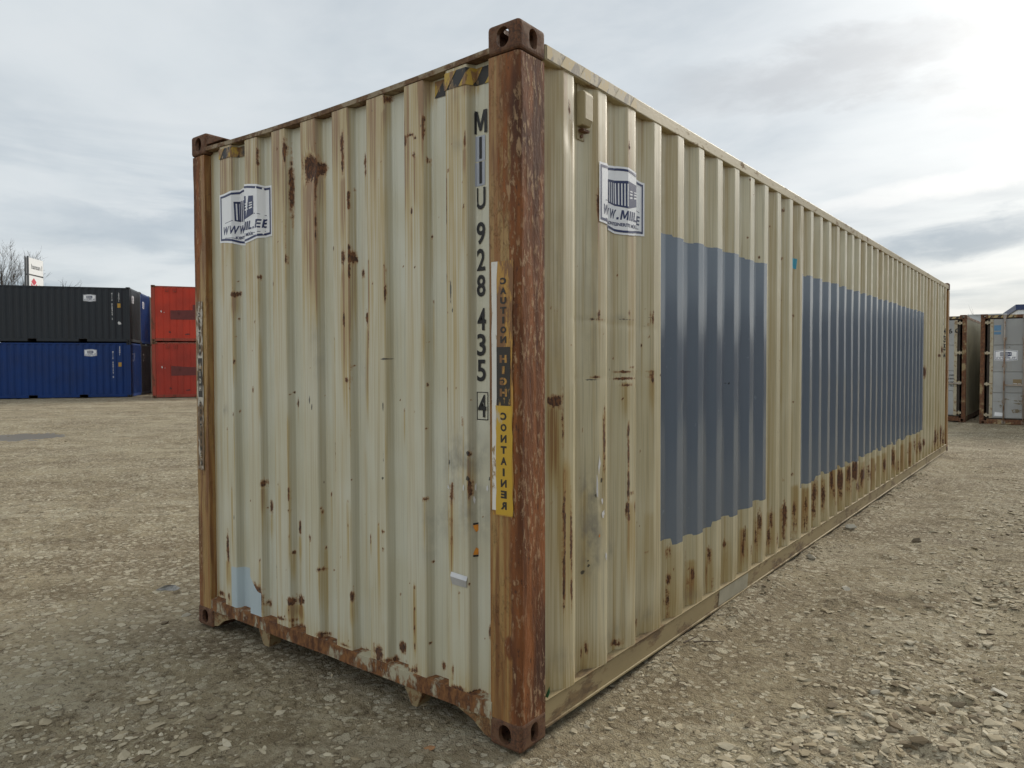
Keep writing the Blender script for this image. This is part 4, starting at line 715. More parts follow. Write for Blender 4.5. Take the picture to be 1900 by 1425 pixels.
# gussets under the sill at the castings and two tapered feet
def gusset(s):
    f = (lambda x: x) if s > 0 else (lambda x: -W-x)
    pts = [(f(-0.150), 0.104), (f(-0.150), 0.012), (f(-0.20), 0.020), (f(-0.26), 0.062), (f(-0.36), 0.096), (f(-0.38), 0.104)]
    return MB().prism(pts, 'y', 0.012, 0.030).build('sill_gusset', M['foot'], container)
gusset(1); gusset(-1)
for xa, xb, xc, xd in ((-1.815, -1.705, -1.775, -1.725), (-0.672, -0.548, -0.625, -0.592)):
    MB().add([(xa, 0.006, 0.104), (xb, 0.006, 0.104), (xd, 0.010, 0.018), (xc, 0.010, 0.018), (xa+0.01, 0.11, 0.104), (xb-0.005, 0.11, 0.104), (xd, 0.085, 0.018), (xc, 0.085, 0.018)],
             [(0, 1, 2, 3), (5, 4, 7, 6), (1, 5, 6, 2), (4, 0, 3, 7), (3, 2, 6, 7), (0, 4, 5, 1)]).build('support_foot', M['foot'], container, 0.004)

# corner posts with a rolled outer edge; attribute dark = flaking rust
def corner_post(fx, fy, wx, wy, darkf):
    # outline in (a along x inward, b along y inward): end face, rounded outer corner, side face, inner returns
    out = [(wx, 0.052), (wx, 0.004)]
    nx_ = 12
    out += [(wx-(wx-0.022)*i/nx_, 0.003) for i in range(1, nx_+1)]
    out += [(0.022-0.019*math.sin(t), 0.022-0.019*math.cos(t)) for t in np.linspace(0.2, math.pi/2-0.2, 5)]
    out += [(0.003, 0.022+(wy-0.022)*i/nx_) for i in range(0, nx_+1)]
    out += [(0.060, wy), (0.060, wy*0.6), (wx*0.6, 0.06)]
    zs = np.arange(0.112, 2.785, 0.02); k = len(out)
    V = []; dk = []
    for z in zs:
        for i, (a, b) in enumerate(out):
            wob = 0.0025*(float(vnoise(np.array(z*7.0), np.array(i*0.5), 4))-0.5)
            V.append((fx(a+wob), fy(b+wob), z)); dk.append(darkf(a, b, z))
    F = [[j*k+i, j*k+(i+1) % k, (j+1)*k+(i+1) % k, (j+1)*k+i] for j in range(len(zs)-1) for i in range(k)]
    me = npmesh('corner_post', V, F, True); fattr(me, 'dark', dk)
    bm = bmesh.new(); bm.from_mesh(me); bmesh.ops.recalc_face_normals(bm, faces=bm.faces); bm.to_mesh(me); bm.free()
    me.set_sharp_from_angle(angle=rad(35))
    return link('corner_post', me, M['post'], container)
def dark_near(a, b, z):
    if b > 0.02 or a < 0.030: return 1.0
    t = max(0.0, 1-(a-0.03)/0.05)*0.9
    up = 0.52*float(ss(z, 1.7, 2.2))*float(ss(0.135-a, 0.0, 0.03))
    lo = 0.9*math.exp(-((z-0.42)/0.07)**2-((a-0.055)/0.035)**2)
    return max(t, up, lo, 0.12)
def dark_left(a, b, z):
    t = float(ss(0.095-a, 0, 0.04))*0.8*(0.45+0.55*float(ss(z, 1.9, 2.1)))
    return max(t, 0.62*float(ss(z, 1.95, 2.35))*float(ss(0.115-a, 0, 0.02)), 0.55*(1-float(ss(z, 0.6, 0.95)))*float(ss(0.09-a, 0, 0.05)), 0.15)
corner_post(lambda a: -a, lambda b: b, 0.157, 0.172, dark_near)
corner_post(lambda a: -W+a, lambda b: b, 0.138, 0.172, dark_left)
corner_post(lambda a: -a, lambda b: L-b, 0.157, 0.172, lambda a, b, z: 0.35 if b > 0.03 else 0.6)
corner_post(lambda a: -W+a, lambda b: L-b, 0.157, 0.172, lambda a, b, z: 0.5)

# corner castings: hollow blocks with oval apertures
def stadium(cx, cy, w, h, n=10):
    r = min(w, h)/2; P = []
    if h >= w:
        for t in np.linspace(0, math.pi, n): P.append((cx+r*math.cos(t), cy+h/2-r+r*math.sin(t)))
        for t in np.linspace(math.pi, 2*math.pi, n): P.append((cx+r*math.cos(t), cy-h/2+r+r*math.sin(t)))
    else:
        for t in np.linspace(-math.pi/2, math.pi/2, n): P.append((cx+w/2-r+r*math.cos(t), cy+r*math.sin(t)))
        for t in np.linspace(math.pi/2, 3*math.pi/2, n): P.append((cx-w/2+r+r*math.cos(t), cy+r*math.sin(t)))
    return P
def casting_mesh(mat):
    """corner at the origin, block fills x -0.162..0, y 0..0.178, z -0.118..0 ; apertures on -Y, +X and top faces"""
    body = MB().box(-0.162, 0, 0, 0.178, -0.118, 0).build('cast_tmp', None, None, 0.016, 3)
    cuts = [MB().box(-0.142, -0.020, 0.020, 0.158, -0.100, -0.020).build('cut', None),
            MB().prism(stadium(-0.082, -0.058, 0.062, 0.079), 'y', -0.05, 0.05).build('cut', None),
            MB().prism(stadium(0.092, -0.058, 0.053, 0.079), 'x', -0.05, 0.05).build('cut', None),
            MB().prism(stadium(-0.082, 0.09, 0.064, 0.124), 'z', -0.05, 0.05).build('cut', None)]
    for c in cuts:
        md = body.modifiers.new('b', 'BOOLEAN'); md.operation = 'DIFFERENCE'; md.object = c; md.solver = 'EXACT'
    dg = bpy.context.evaluated_depsgraph_get(); dg.update()
    me = bpy.data.meshes.new_from_object(body.evaluated_get(dg))
    for o in cuts+[body]: bpy.data.objects.remove(o)
    me.name = 'corner_casting'; me.materials.clear(); me.materials.append(mat)
    return me
CAST = casting_mesh(M['casting'])
def castings(parent, mesh, w, l, h, x0=0.0, y0=0.0):
    """eight castings for a box whose +X -Y bottom corner is at (x0, y0)"""
    for sx_ in (1, -1):
        for sy in (1, -1):
            for top in (1, 0):
                o = link('corner_casting', mesh, None, parent)
                o.scale = (sx_, sy, 1 if top else -1)
                o.location = (x0 if sx_ > 0 else x0-w, y0 if sy > 0 else y0+l, h if top else 0.0)
castings(container, CAST, W, L, H)

# ---------------------------------------------------------------- flat prints conformed to the sheet metal
def text2d(body, size, bold=0.0, xs=1.0, shear=0.0, mirror=False, spacing=1.0):
    c = bpy.data.curves.new('t', 'FONT'); c.body = body; c.size = size; c.offset = bold; c.resolution_u = 3
    c.align_x = 'CENTER'; c.align_y = 'CENTER'; c.shear = shear; c.space_character = spacing
    o = bpy.data.objects.new('t', c); COL.objects.link(o)
    dg = bpy.context.evaluated_depsgraph_get(); dg.update()
    me = bpy.data.meshes.new_from_object(o.evaluated_get(dg))
    V = np.array([v.co[:2] for v in me.vertices]); F = [tuple(p.vertices) for p in me.polygons]
    bpy.data.objects.remove(o); bpy.data.curves.remove(c); bpy.data.meshes.remove(me)
    if len(V):
        cen = (V.max(0)+V.min(0))/2; V = V-cen; V[:, 0] *= xs*(-1 if mirror else 1)
    return V, F
def fit(vf, w, h):
    V, F = vf; e = V.max(0)-V.min(0); return V*np.array([w/max(e[0], 1e-6), h/max(e[1], 1e-6)]), F
def moved(vf, dx, dy, rot=0.0):
    V, F = vf; c, s = math.cos(rot), math.sin(rot)
    return np.stack([V[:, 0]*c-V[:, 1]*s+dx, V[:, 0]*s+V[:, 1]*c+dy], 1), F
def merge(*L_):
    Vs, Fs, o = [], [], 0
    for V, F in L_:
        Vs.append(np.asarray(V, float)); Fs += [tuple(i+o for i in f) for f in F]; o += len(V)
    return np.vstack(Vs), Fs
def poly(pts): return np.array(pts, float), [tuple(range(len(pts)))]
def line2(p, q, w):
    p, q = np.array(p, float), np.array(q, float); d = (q-p)/np.linalg.norm(q-p); n_ = np.array([-d[1], d[0]])*w/2
    return poly([p-n_, q-n_, q+n_, p+n_])
def ring(outer_, inner_):
    n_ = len(outer_); V = np.array(list(outer_)+list(inner_), float)
    return V, [(i, (i+1) % n_, (i+1) % n_+n_, i+n_) for i in range(n_)]
class Sheet:
    """maps (s, v) with s the arc length along a folded sheet to 3D"""
    def __init__(s, P, kind):
        s.P = np.array(P); s.kind = kind
        s.S = np.concatenate([[0], np.cumsum(np.hypot(*np.diff(s.P, axis=0).T))])
    def s_of(s, u): return float(np.interp(u, s.P[:, 0], s.S))
    def at(s, t, v, lift):
        u = np.interp(t, s.S, s.P[:, 0]); d = np.interp(t, s.S, s.P[:, 1])
        i = int(np.clip(np.searchsorted(s.S, t)-1, 0, len(s.P)-2)); e = s.P[i+1]-s.P[i]; e = e/np.linalg.norm(e)
        if s.kind == 'end': nrm = (e[1], -e[0]); return (u+nrm[0]*lift, d+nrm[1]*lift, v)
        nrm = (-e[1], e[0]); return (d+nrm[1]*lift, u+nrm[0]*lift, v)
    def place(s, name, vf, u0, v0, mat, parent, lift=0.0025):
        V, F = vf; s0 = s.s_of(u0)
        bm = bmesh.new(); vs = [bm.verts.new((x+s0, y+v0, 0)) for x, y in V]
        for f in F:
            try: bm.faces.new([vs[i] for i in f])
            except ValueError: pass
        lo, hi = V[:, 0].min()+s0, V[:, 0].max()+s0
        for fs in s.S:
            if lo < fs < hi:
                bmesh.ops.bisect_plane(bm, geom=bm.verts[:]+bm.edges[:]+bm.faces[:], dist=1e-6, plane_co=(fs, 0, 0), plane_no=(1, 0, 0))
        for v in bm.verts: v.co = s.at(v.co.x, v.co.y, lift)
        bm.normal_update()
        want = Vector((0, -1, 0)) if s.kind == 'end' else Vector((1, 0, 0))
        for f in bm.faces:
            if f.normal.dot(want) < 0: f.normal_flip()
        me = bpy.data.meshes.new(name); bm.to_mesh(me); bm.free()
        return link(name, me, mat, parent)
ENDS = Sheet(end_poly(), 'end'); SIDES = Sheet(side_poly(), 'side')
FLATE = Sheet([(-3, 0.0), (3, 0.0)], 'end'); FLATS = Sheet([(-1, 0.0), (13, 0.0)], 'side')

def shield(w, h, inset=0.0, bulge=0.028, n=14):
    w2, h2 = w/2-inset, h/2-inset; P = []
    def prof(t): return bulge*(math.cos(t*math.pi)*0.5+0.5)*(1 if abs(t) < 0.96 else 0.6)
    for i in range(n+1):
        t = -1+2*i/n; P.append((t*w2, -(h2-bulge)-prof(t)))
    for i in range(n+1):
        t = 1-2*i/n; P.append((t*w2, (h2-bulge)+prof(t)))
    return P
def block_text(txt, shear=0.22):
    adv = {'W': 1.15, 'M': 1.0, '.': 0.30, 'I': 0.26, 'L': 0.66, 'E': 0.70}; x = 0; out = []
    for ch in txt:
        w_ = adv[ch]
        if ch == 'M': V, F = fit(MGLYPH, w_, 1.0)
        elif ch == '.': V, F = poly([(-0.13, -0.5), (0.13, -0.5), (0.13, -0.26), (-0.13, -0.26)])
        else: V, F = fit(text2d(ch, 1.0, 0.030), w_, 1.0)
        V = V.copy(); V[:, 0] += x+w_/2; V[:, 0] += shear*V[:, 1]; out.append((V, F)); x += w_+0.17
    V, F = merge(*out); return V-(V.max(0)+V.min(0))/2, F
MGLYPH = (np.array([(0,0),(0,1),(.27,1),(.5,.42),(.73,1),(1,1),(1,0),(.79,0),(.79,.66),(.58,.12),(.42,.12),(.21,.66),(.21,0)])-0.5, [tuple(range(13))])
def sticker_art(w=0.52, h=0.325):
    k = w/0.52
    base = poly(shield(w, h))
    border = ring(shield(w, h, 0.010), shield(w, h, 0.021))
    parts = []
    # corrugated left face of the drawn container
    A, B, C, D_ = (-0.135, 0.085), (0.030, 0.098), (0.030, -0.034), (-0.130, -0.022)
    def lerp(p, q, t): return (p[0]+(q[0]-p[0])*t, p[1]+(q[1]-p[1])*t)
    def slat(t0, t1, a, b):
        return poly([lerp(lerp(D_, A, a), lerp(C, B, a), t0), lerp(lerp(D_, A, a), lerp(C, B, a), t1), lerp(lerp(D_, A, b), lerp(C, B, b), t1), lerp(lerp(D_, A, b), lerp(C, B, b), t0)])
    for i in range(9): parts.append(slat(i/9, (i+0.56)/9, 0.0, 1.0))
    parts += [slat(0, 1, 0.90, 1.0), slat(0, 1, 0.0, 0.07)]
    # door face
    E1, F1, G1, H1 = (0.030, 0.098), (0.125, 0.088), (0.125, -0.010), (0.030, -0.034)
    def quad(t0, t1, a, b):
        return poly([lerp(lerp(H1, E1, a), lerp(G1, F1, a), t0), lerp(lerp(H1, E1, a), lerp(G1, F1, a), t1), lerp(lerp(H1, E1, b), lerp(G1, F1, b), t1), lerp(lerp(H1, E1, b), lerp(G1, F1, b), t0)])
    parts += [quad(0.02, 1, 0.0, 0.36), quad(0.02, 1, 0.68, 1.0)]
    for a, b in ((0.44, 0.50), (0.57, 0.62)): parts.append(quad(0.02, 1, a, b))
    for t in (0.02, 0.44, 0.90): parts.append(quad(t, t+0.12, 0.36, 0.68))
    lines = [line2((-0.205, -0.030), (-0.140, -0.020), 0.003), line2((0.130, -0.008), (0.215, -0.022), 0.003),
             line2((-0.205, -0.112), (-0.125, -0.118), 0.003), line2((0.125, -0.112), (0.205, -0.104), 0.003)]
    emblem = merge(*parts, *lines)
    t1 = moved(fit(block_text('WWW.MIIL.EE'), 0.440, 0.046), 0.0, -0.068, 0.02)
    t2 = moved(fit(text2d('KONTEINERITE MÜÜK', 0.03, 0.0010), 0.25, 0.020), 0.0, -0.113)
    def sc_(vf): return vf[0]*np.array([k, h/0.325]), vf[1]
    return base, border, sc_(emblem), sc_(t1), sc_(t2)
def put_sticker(sheet, u0, z0, parent, w=0.52, h=0.325, lift=0.003, du=0.0):
    base, border, emblem, t1, t2 = sticker_art(w, h)
    sh = lambda vf: (vf[0]+np.array([w/2, 0]), vf[1])
    o = sheet.place('sticker', sh(base), u0, z0, M['sticker'], parent, lift)
    sheet.place('border', sh(border), u0, z0, M['navy'], o, lift+0.0008)
    sheet.place('emblem', sh(emblem), u0, z0, M['navy'], o, lift+0.0008)
    sheet.place('lettering', sh(merge(t1, t2)), u0, z0, M['navy'], o, lift+0.0008)
    return o
put_sticker(ENDS, -2.137, 2.378, container)
put_sticker(SIDES, 0.600, 2.335, container)

# owner code and serial number down the end wall
num = []
MGLYPH = (np.array([(0,0),(0,1),(.27,1),(.5,.42),(.73,1),(1,1),(1,0),(.79,0),(.79,.66),(.58,.12),(.42,.12),(.21,.66),(.21,0)])-0.5, [tuple(range(13))])
chars = [('M', 2.599, 2.498, 0.070), ('I', 2.491, 2.395, 0.014), ('I', 2.390, 2.294, 0.014), ('U', 2.285, 2.188, 0.050), ('9', 2.144, 2.044, 0.046), ('2', 2.034, 1.936, 0.044),
         ('8', 1.927, 1.829, 0.046), ('4', 1.789, 1.690, 0.050), ('3', 1.683, 1.584, 0.046), ('5', 1.576, 1.478, 0.046)]
for ch, zt, zb, w_ in chars:
    V, F = fit(MGLYPH if ch == 'M' else text2d(ch, 0.12, 0.0025), w_, (zt-zb)*0.93)
    num.append(moved((V, F), 0.0, (zt+zb)/2-2.0))
bw, bh = 0.064, 0.117
num.append(moved(ring([(-bw/2, -bh/2), (bw/2, -bh/2), (bw/2, bh/2), (-bw/2, bh/2)], [(-bw/2+0.0035, -bh/2+0.0035), (bw/2-0.0035, -bh/2+0.0035), (bw/2-0.0035, bh/2-0.0035), (-bw/2+0.0035, bh/2-0.0035)]), 0.003, 1.380-2.0))
num.append(moved(fit(text2d('4', 0.12, 0.0025), 0.044, 0.094), 0.003, 1.380-2.0))
serial = empty('serial_number'); serial.parent = container
for vf in num: ENDS.place('character', vf, -0.2335, 2.0, M['black'], serial, 0.0035)
ENDS.place('letter_backing', merge(poly([(-0.030, 0.39), (0.024, 0.39), (0.024, 0.493), (-0.030, 0.493)]), poly([(-0.032, 0.288), (0.022, 0.290), (0.022, 0.386), (-0.032, 0.384)])), -0.2335, 2.0, M['blue_tint'], container, 0.0022)

# hazard tape
def tape(sheet, u0, u1, z0, z1, pitch, parent, lift=0.003, my='tapeyellow', mk='tapeblack'):
    s0, s1 = sheet.s_of(u0), sheet.s_of(u1); w_ = s1-s0; h_ = z1-z0
    o = sheet.place('hazard_tape', poly([(0, 0), (w_, 0), (w_, h_), (0, h_)]), u0, z0, M[mk], parent, lift)
    st = []; x = -h_
    while x < w_:
        pts = [(x, 0), (x+pitch*0.5, 0), (x+pitch*0.5+h_*0.8, h_), (x+h_*0.8, h_)]
        q = []
        bm = bmesh.new(); f = bm.faces.new([bm.verts.new((a, b, 0)) for a, b in pts])
        for xx, sg in ((0, -1), (w_, 1)):
            bmesh.ops.bisect_plane(bm, geom=bm.verts[:]+bm.edges[:]+bm.faces[:], plane_co=(xx, 0, 0), plane_no=(sg, 0, 0), clear_outer=True)
        for f in bm.faces: st.append(poly([(v.co.x, v.co.y) for v in f.verts]))
        bm.free(); x += pitch
    sheet.place('stripe', merge(*st), u0, z0, M[my], o, lift+0.0008)
    return o
tape(ENDS, -0.490, -0.172, 2.700, 2.770, 0.135, container)
tape(ENDS, -2.139, -1.925, 2.712, 2.768, 0.135, container)
M['oldy'] = worn_print('faded_yellow', (0.44, 0.33, 0.14), (0.40, 0.34, 0.22), 0.55, 22)
M['oldk'] = worn_print('faded_black', (0.16, 0.135, 0.10), (0.42, 0.35, 0.22), 0.60, 22)
tape(FLATS, 0.185, 0.95, 2.793, 2.846, 0.15, container, 0.001, 'oldy', 'oldk')

# vertical caution labels on the posts (letters read mirrored on the sheet)
def caution(xl, xr, zt, zb, parent, faded):
    """letters stacked from top to bottom on a strip of film"""
    w_ = xr-xl; cx = (xl+xr)/2
    y_lift = 0.0015
    wh = 0.24*w_
    def rag(x0, x1, z0, z1, seed):
        n_ = 14; P = [(x0+0.004*(float(vnoise(np.array(i*1.3), np.array(seed), 3))-0.5), z0+(z1-z0)*i/n_) for i in range(n_+1)]
        Q = [(x1+0.010*(float(vnoise(np.array(i*1.1), np.array(seed+9.), 5))-0.5), z1+(z0-z1)*i/n_) for i in range(n_+1)]
        return poly(P+Q)
    zm1, zm2 = zt-(zt-zb)*0.335, zt-(zt-zb)*0.565
    root = FLATE.place('warning_label', rag(xl, xr, zb, zt, 1.0), 0, 0, M['lab_orange' if not faded else 'lab_old'], parent, y_lift)
    if not faded:
        FLATE.place('label_backing', rag(xl-0.002, xl+wh, zb+0.02, zt, 4.0), 0, 0, M['lab_white'], root, y_lift+0.0007)
        FLATE.place('lower_film', rag(xl+wh*0.7, xr, zb+0.005, zm2, 7.0), 0, 0, M['lab_yellow'], root, y_lift+0.0010)
    lx = cx+w_*0.06
    blk = poly([(lx-w_*0.34, zm2), (lx+w_*0.34, zm2), (lx+w_*0.34, zm1), (lx-w_*0.34, zm1)])
    FLATE.place('black_band', blk, 0, 0, M['lab_black'], root, y_lift+0.0014)
    def stack(txt, z1, z0, mat, lift, wf=0.30):
        n_ = len(txt); st = (z1-z0)/n_; out = []
        for i, ch in enumerate(txt):
            if ch == ' ': continue
            vf = text2d(ch, 0.06, 0.0034, 1, 0, True)
            vf = fit(vf, w_*wf*(0.35 if ch == 'I' else 1), st*0.70)
            out.append(moved(vf, lx, z1-st*(i+0.5)))
        FLATE.place('lettering', merge(*out), 0, 0, mat, root, lift)
    stack('CAUTION', zt-0.06, zm1+0.01, M['lab_black'], y_lift+0.0016)
    stack('HIGH', zm1-0.025, zm2+0.03, M['lab_orange' if not faded else 'lab_old'], y_lift+0.0022, 0.36)
    stack('CONTAINER', zm2-0.02, zb+0.02, M['lab_black'], y_lift+0.0016)
    return root
caution(-0.138, -0.036, 1.962, 0.946, container, False)
caution(-2.405, -2.338, 1.925, 0.93, container, True)

# small things on the sheets
vt = empty('vent'); vt.parent = container
mb = MB().prism([(-0.038, 2.600), (-0.002, 2.600), (0.010, 2.625), (0.010, 2.735), (-0.002, 2.750), (-0.038, 2.750)], 'y', 0.462, 0.528); mb.build('vent_cover', M['rail'], vt, 0.004)
MB().box(-0.0385, -0.034, 0.466, 0.524, 2.545, 2.7995).build('vent_plate', M['rail'], vt)
for i in range(3): MB().box(-0.030, -0.004, 0.468, 0.522, 2.588+0.004*i-0.012, 2.590+0.004*i-0.012).build('louvre', M['casting'], vt)
MB().tube((-0.036, 0.495, 2.560), (-0.026, 0.495, 2.560), 0.008).build('rivet', M['casting'], vt)
M['plate'] = flat_paint('bent_metal_strip', (0.55, 0.55, 0.55), 0.35, 0.1, 9, 0.3)
MB().add([(-0.371, 0.001, 0.672), (-0.279, 0.001, 0.666), (-0.279, -0.006, 0.648), (-0.371, -0.006, 0.654), (-0.366, 0.0005, 0.620), (-0.284, 0.0005, 0.618)],
         [(0, 1, 2, 3), (3, 2, 5, 4)]).build('metal_strip', M['plate'], container)
M['cyan'] = flat_paint('cyan_film', (0.04, 0.30, 0.42), 0.4, 0.15, 40)
SIDES.place('tag', poly([(-0.04, -0.035), (0.045, -0.045), (0.055, 0.035), (-0.035, 0.042)]), 3.565, 2.33, M['cyan'], container, 0.004)
M['orange_film'] = flat_paint('orange_film', (0.66, 0.25, 0.03), 0.5, 0.15, 50)
M['white_film'] = worn_print('torn_white_film', (0.66, 0.66, 0.66), (0.35, 0.33, 0.28), 0.25, 30)
M['silver'] = flat_paint('old_print', (0.30, 0.30, 0.28), 0.6)
for u, z, sgn in ((-0.262, 0.868, 1), (-0.262, 0.768, -1)):
    ENDS.place('torn_film', poly([(-0.014, 0.012*sgn), (0.014, 0.014*sgn), (0.012, -0.010*sgn), (0.0, -0.018*sgn), (-0.010, -0.002*sgn)]), u, z, M['orange_film'], container, 0.003)
    ENDS.place('torn_film', poly([(-0.014, 0.013*sgn), (0.014, 0.015*sgn), (0.013, 0.022*sgn), (-0.014, 0.021*sgn)]), u, z, M['black'], container, 0.003)
def scrap(cx, w_, h_, seed, n_=9):
    r_ = np.random.default_rng(seed); t = np.sort(r_.uniform(0, 2*math.pi, n_)); k = r_.uniform(0.45, 1.0, n_)
    return poly([(w_/2*math.cos(a)*b, h_/2*math.sin(a)*b) for a, b in zip(t, k)])
for u, z, w_, h_, sd in ((-0.385, 1.03, 0.012, 0.03, 1), (-0.30, 1.04, 0.012, 0.035, 2), (-0.262, 1.04, 0.010, 0.05, 3), (-0.205, 1.04, 0.014, 0.03, 4), (-0.265, 0.985, 0.012, 0.05, 5)):
    ENDS.place('torn_film', scrap(0, w_, h_, sd), u, z, M['white_film'], container, 0.003)
for u, z, w_, h_, sd in ((0.605, 1.10, 0.030, 0.14, 6), (0.585, 1.00, 0.016, 0.16, 7), (0.625, 0.92, 0.022, 0.05, 8), (0.66, 0.66, 0.03, 0.05, 9), (0.635, 0.86, 0.030, 0.045, 10)):
    SIDES.place('torn_film', scrap(0, w_, h_, sd), u, z, M['white_film'], container, 0.003)
SIDES.place('torn_film', scrap(0, 0.014, 0.034, 11), 0.602, 0.765, M['orange_film'], container, 0.003)
# old code letters at the far end of the long side
far = []
for i, ch in enumerate('MIIU 928'):
    if ch != ' ': far.append(moved(fit(text2d(ch, 0.1, 0.003), 0.07 if ch != 'I' else 0.016, 0.11), 0, -0.135*i))
for i, ch in enumerate('4354'):
    far.append(moved(fit(text2d(ch, 0.1, 0.003), 0.07, 0.11), 0.20, -0.135*i-0.55))
sn_ = empty('side_number'); sn_.parent = container
for vf in far: SIDES.place('character', vf, 11.52, 2.62, M['black'], sn_, 0.0035)
# light repaint on the long bottom rail and a green scrap by the post
M['railpatch'] = flat_paint('pale_repaint', (0.37, 0.345, 0.26), 0.55, 0.12)
Sheet([(-1, -0.006), (13, -0.006)], 'side').place('repaint_patch', poly([(0, 0), (0.50, -0.004), (0.52, 0.088), (0.02, 0.09)]), 2.02, 0.056, M['railpatch'], container, 0.003)
M['green'] = flat_paint('green_plastic', (0.02, 0.13, 0.05), 0.5)
MB().add([(0.001, 0.185, 0.165), (-0.02, 0.195, 0.160), (-0.005, 0.205, 0.205), (0.004, 0.195, 0.185)], [(0, 1, 2), (0, 2, 3), (0, 3, 1), (1, 3, 2)]).build('plastic_seal', M['green'], container)
# ---------------------------------------------------------------- background containers
CASTS = {}
def cast_for(mat):
    if mat.name not in CASTS:
        c = CAST.copy(); c.materials.clear(); c.materials.append(mat); CASTS[mat.name] = c
    return CASTS[mat.name]
def corr(l, pitch, depth, flat_o, slope, margin):
    """corrugation polyline from -l/2 to l/2, 0 = outer plane, negative = recessed"""
    n_ = int((l-2*margin)//pitch); tot = n_*pitch; P = [(-l/2, -depth)]
    a = -tot/2+slope
    for k in range(n_):
        P += [(a-slope, -depth), (a, 0.0), (a+flat_o, 0.0), (a+flat_o+slope, -depth)]; a += pitch
    return P+[(l/2, -depth)]
def sheet_wall(name, P, fn, z0, z1, mat, parent, rows=1):
    n_ = len(P); V = []
    for r in range(rows+1):
        z = z0+(z1-z0)*r/rows; V += [fn(u, d, z) for u, d in P]
    F = [[r*n_+i, r*n_+i+1, (r+1)*n_+i+1, (r+1)*n_+i] for r in range(rows) for i in range(n_-1)]
    return link(name, npmesh(name, V, F), mat, parent)
def bg_container(name, label, l, h, corner, yd, which, paint, trim, cast, group=None, z=0.0, doors=False, pockets=False, smooth_side=False, pw=0.15):
    """corner = world xy of the bottom corner given by which=(sx, sy) in local signs"""
    yd = Vector((yd[0], yd[1])).normalized(); xd = Vector((yd.y, -yd.x))
    c = Vector(corner)-xd*(which[0]*W/2)-yd*(which[1]*l/2)
    root = empty(name, (c.x, c.y, z), math.atan2(-yd.x, yd.y))
    tag(root, label, 'container', group)
    hw, hl = W/2, l/2
    castings(root, cast_for(cast), W, l, h, hw, -hl)
    for sx_ in (1, -1):
        for sy in (1, -1):
            a0, a1 = sorted((sx_*hw-sx_*0.002, sx_*(hw-pw))); b0, b1 = sorted((sy*hl-sy*0.002, sy*(hl-0.16)))
            MB().box(a0, a1, b0, b1, 0.112, h-0.112).build('corner_post', trim, root, 0.012, 2)
    P = corr(l-0.33, 0.278, 0.036 if not smooth_side else 0.014, 0.08 if not smooth_side else 0.21, 0.068 if not smooth_side else 0.02, 0.05)
    for s in (1, -1):
        sheet_wall('side_wall', P, (lambda u, d, z_, s=s: (s*(hw-0.006+d), u, z_)), 0.155, h-0.10, paint, root)
        MB().box(*sorted((s*hw-s*0.003, s*(hw-0.062))), -hl+0.175, hl-0.175, h-0.105, h-0.035).build('top_rail', trim, root, 0.005)
        segs_ = [(-hl+0.175, hl-0.175)]
        if pockets: segs_ = [(-hl+0.175, -1.21), (-0.85, 0.85), (1.21, hl-0.175)]
        for a, b in segs_:
            MB().box(*sorted((s*hw-s*0.004, s*(hw-0.05))), a, b, 0.03, 0.156).build('bottom_rail', trim, root)
        if pockets:
            for yc in (-1.03, 1.03):
                x0, x1 = sorted((s*hw-s*0.006, s*0.02))
                mb = MB().box(x0, x1, yc-0.182, yc-0.176, 0.03, 0.15).box(x0, x1, yc+0.176, yc+0.182, 0.03, 0.15).box(x0, x1, yc-0.1755, yc+0.1755, 0.146, 0.1555)
                mb.build('fork_pocket', M['hollow'], root)
    PE = corr(W-0.30, 0.25, 0.042, 0.115, 0.02, 0.02)
    for s in ((1,) if doors else (1, -1)):
        sheet_wall('end_wall', PE, (lambda u, d, z_, s=s: (u, s*(hl-0.006+d), z_)), 0.155, h-0.10, paint, root)
    for s in (1, -1):
        MB().box(-hw+0.16, hw-0.16, *sorted((s*hl-s*0.004, s*(hl-0.07))), h-0.105, h-0.03).build('end_header', trim, root, 0.004)
        MB().box(-hw+0.16, hw-0.16, *sorted((s*hl-s*0.004, s*(hl-0.07))), 0.03, 0.156).build('end_sill', trim, root, 0.004)
    mb = MB(); k = max(4, int(l/0.21))
    for i in range(k):
        y0 = -hl+0.08+i*(l-0.16)/k; y1 = y0+(l-0.16)/k
        mb.prism([(y0, h-0.07), (y0, h-0.058), (y0+(y1-y0)*0.25, h-0.036), (y0+(y1-y0)*0.75, h-0.036), (y1, h-0.058), (y1, h-0.07)], 'x', -hw+0.063, hw-0.063)
    mb.build('roof_panel', paint, root)
    MB().box(-hw+0.055, hw-0.055, -hl+0.075, hl-0.075, 0.1565, 0.20).build('floor', M['floor'], root)
    return root
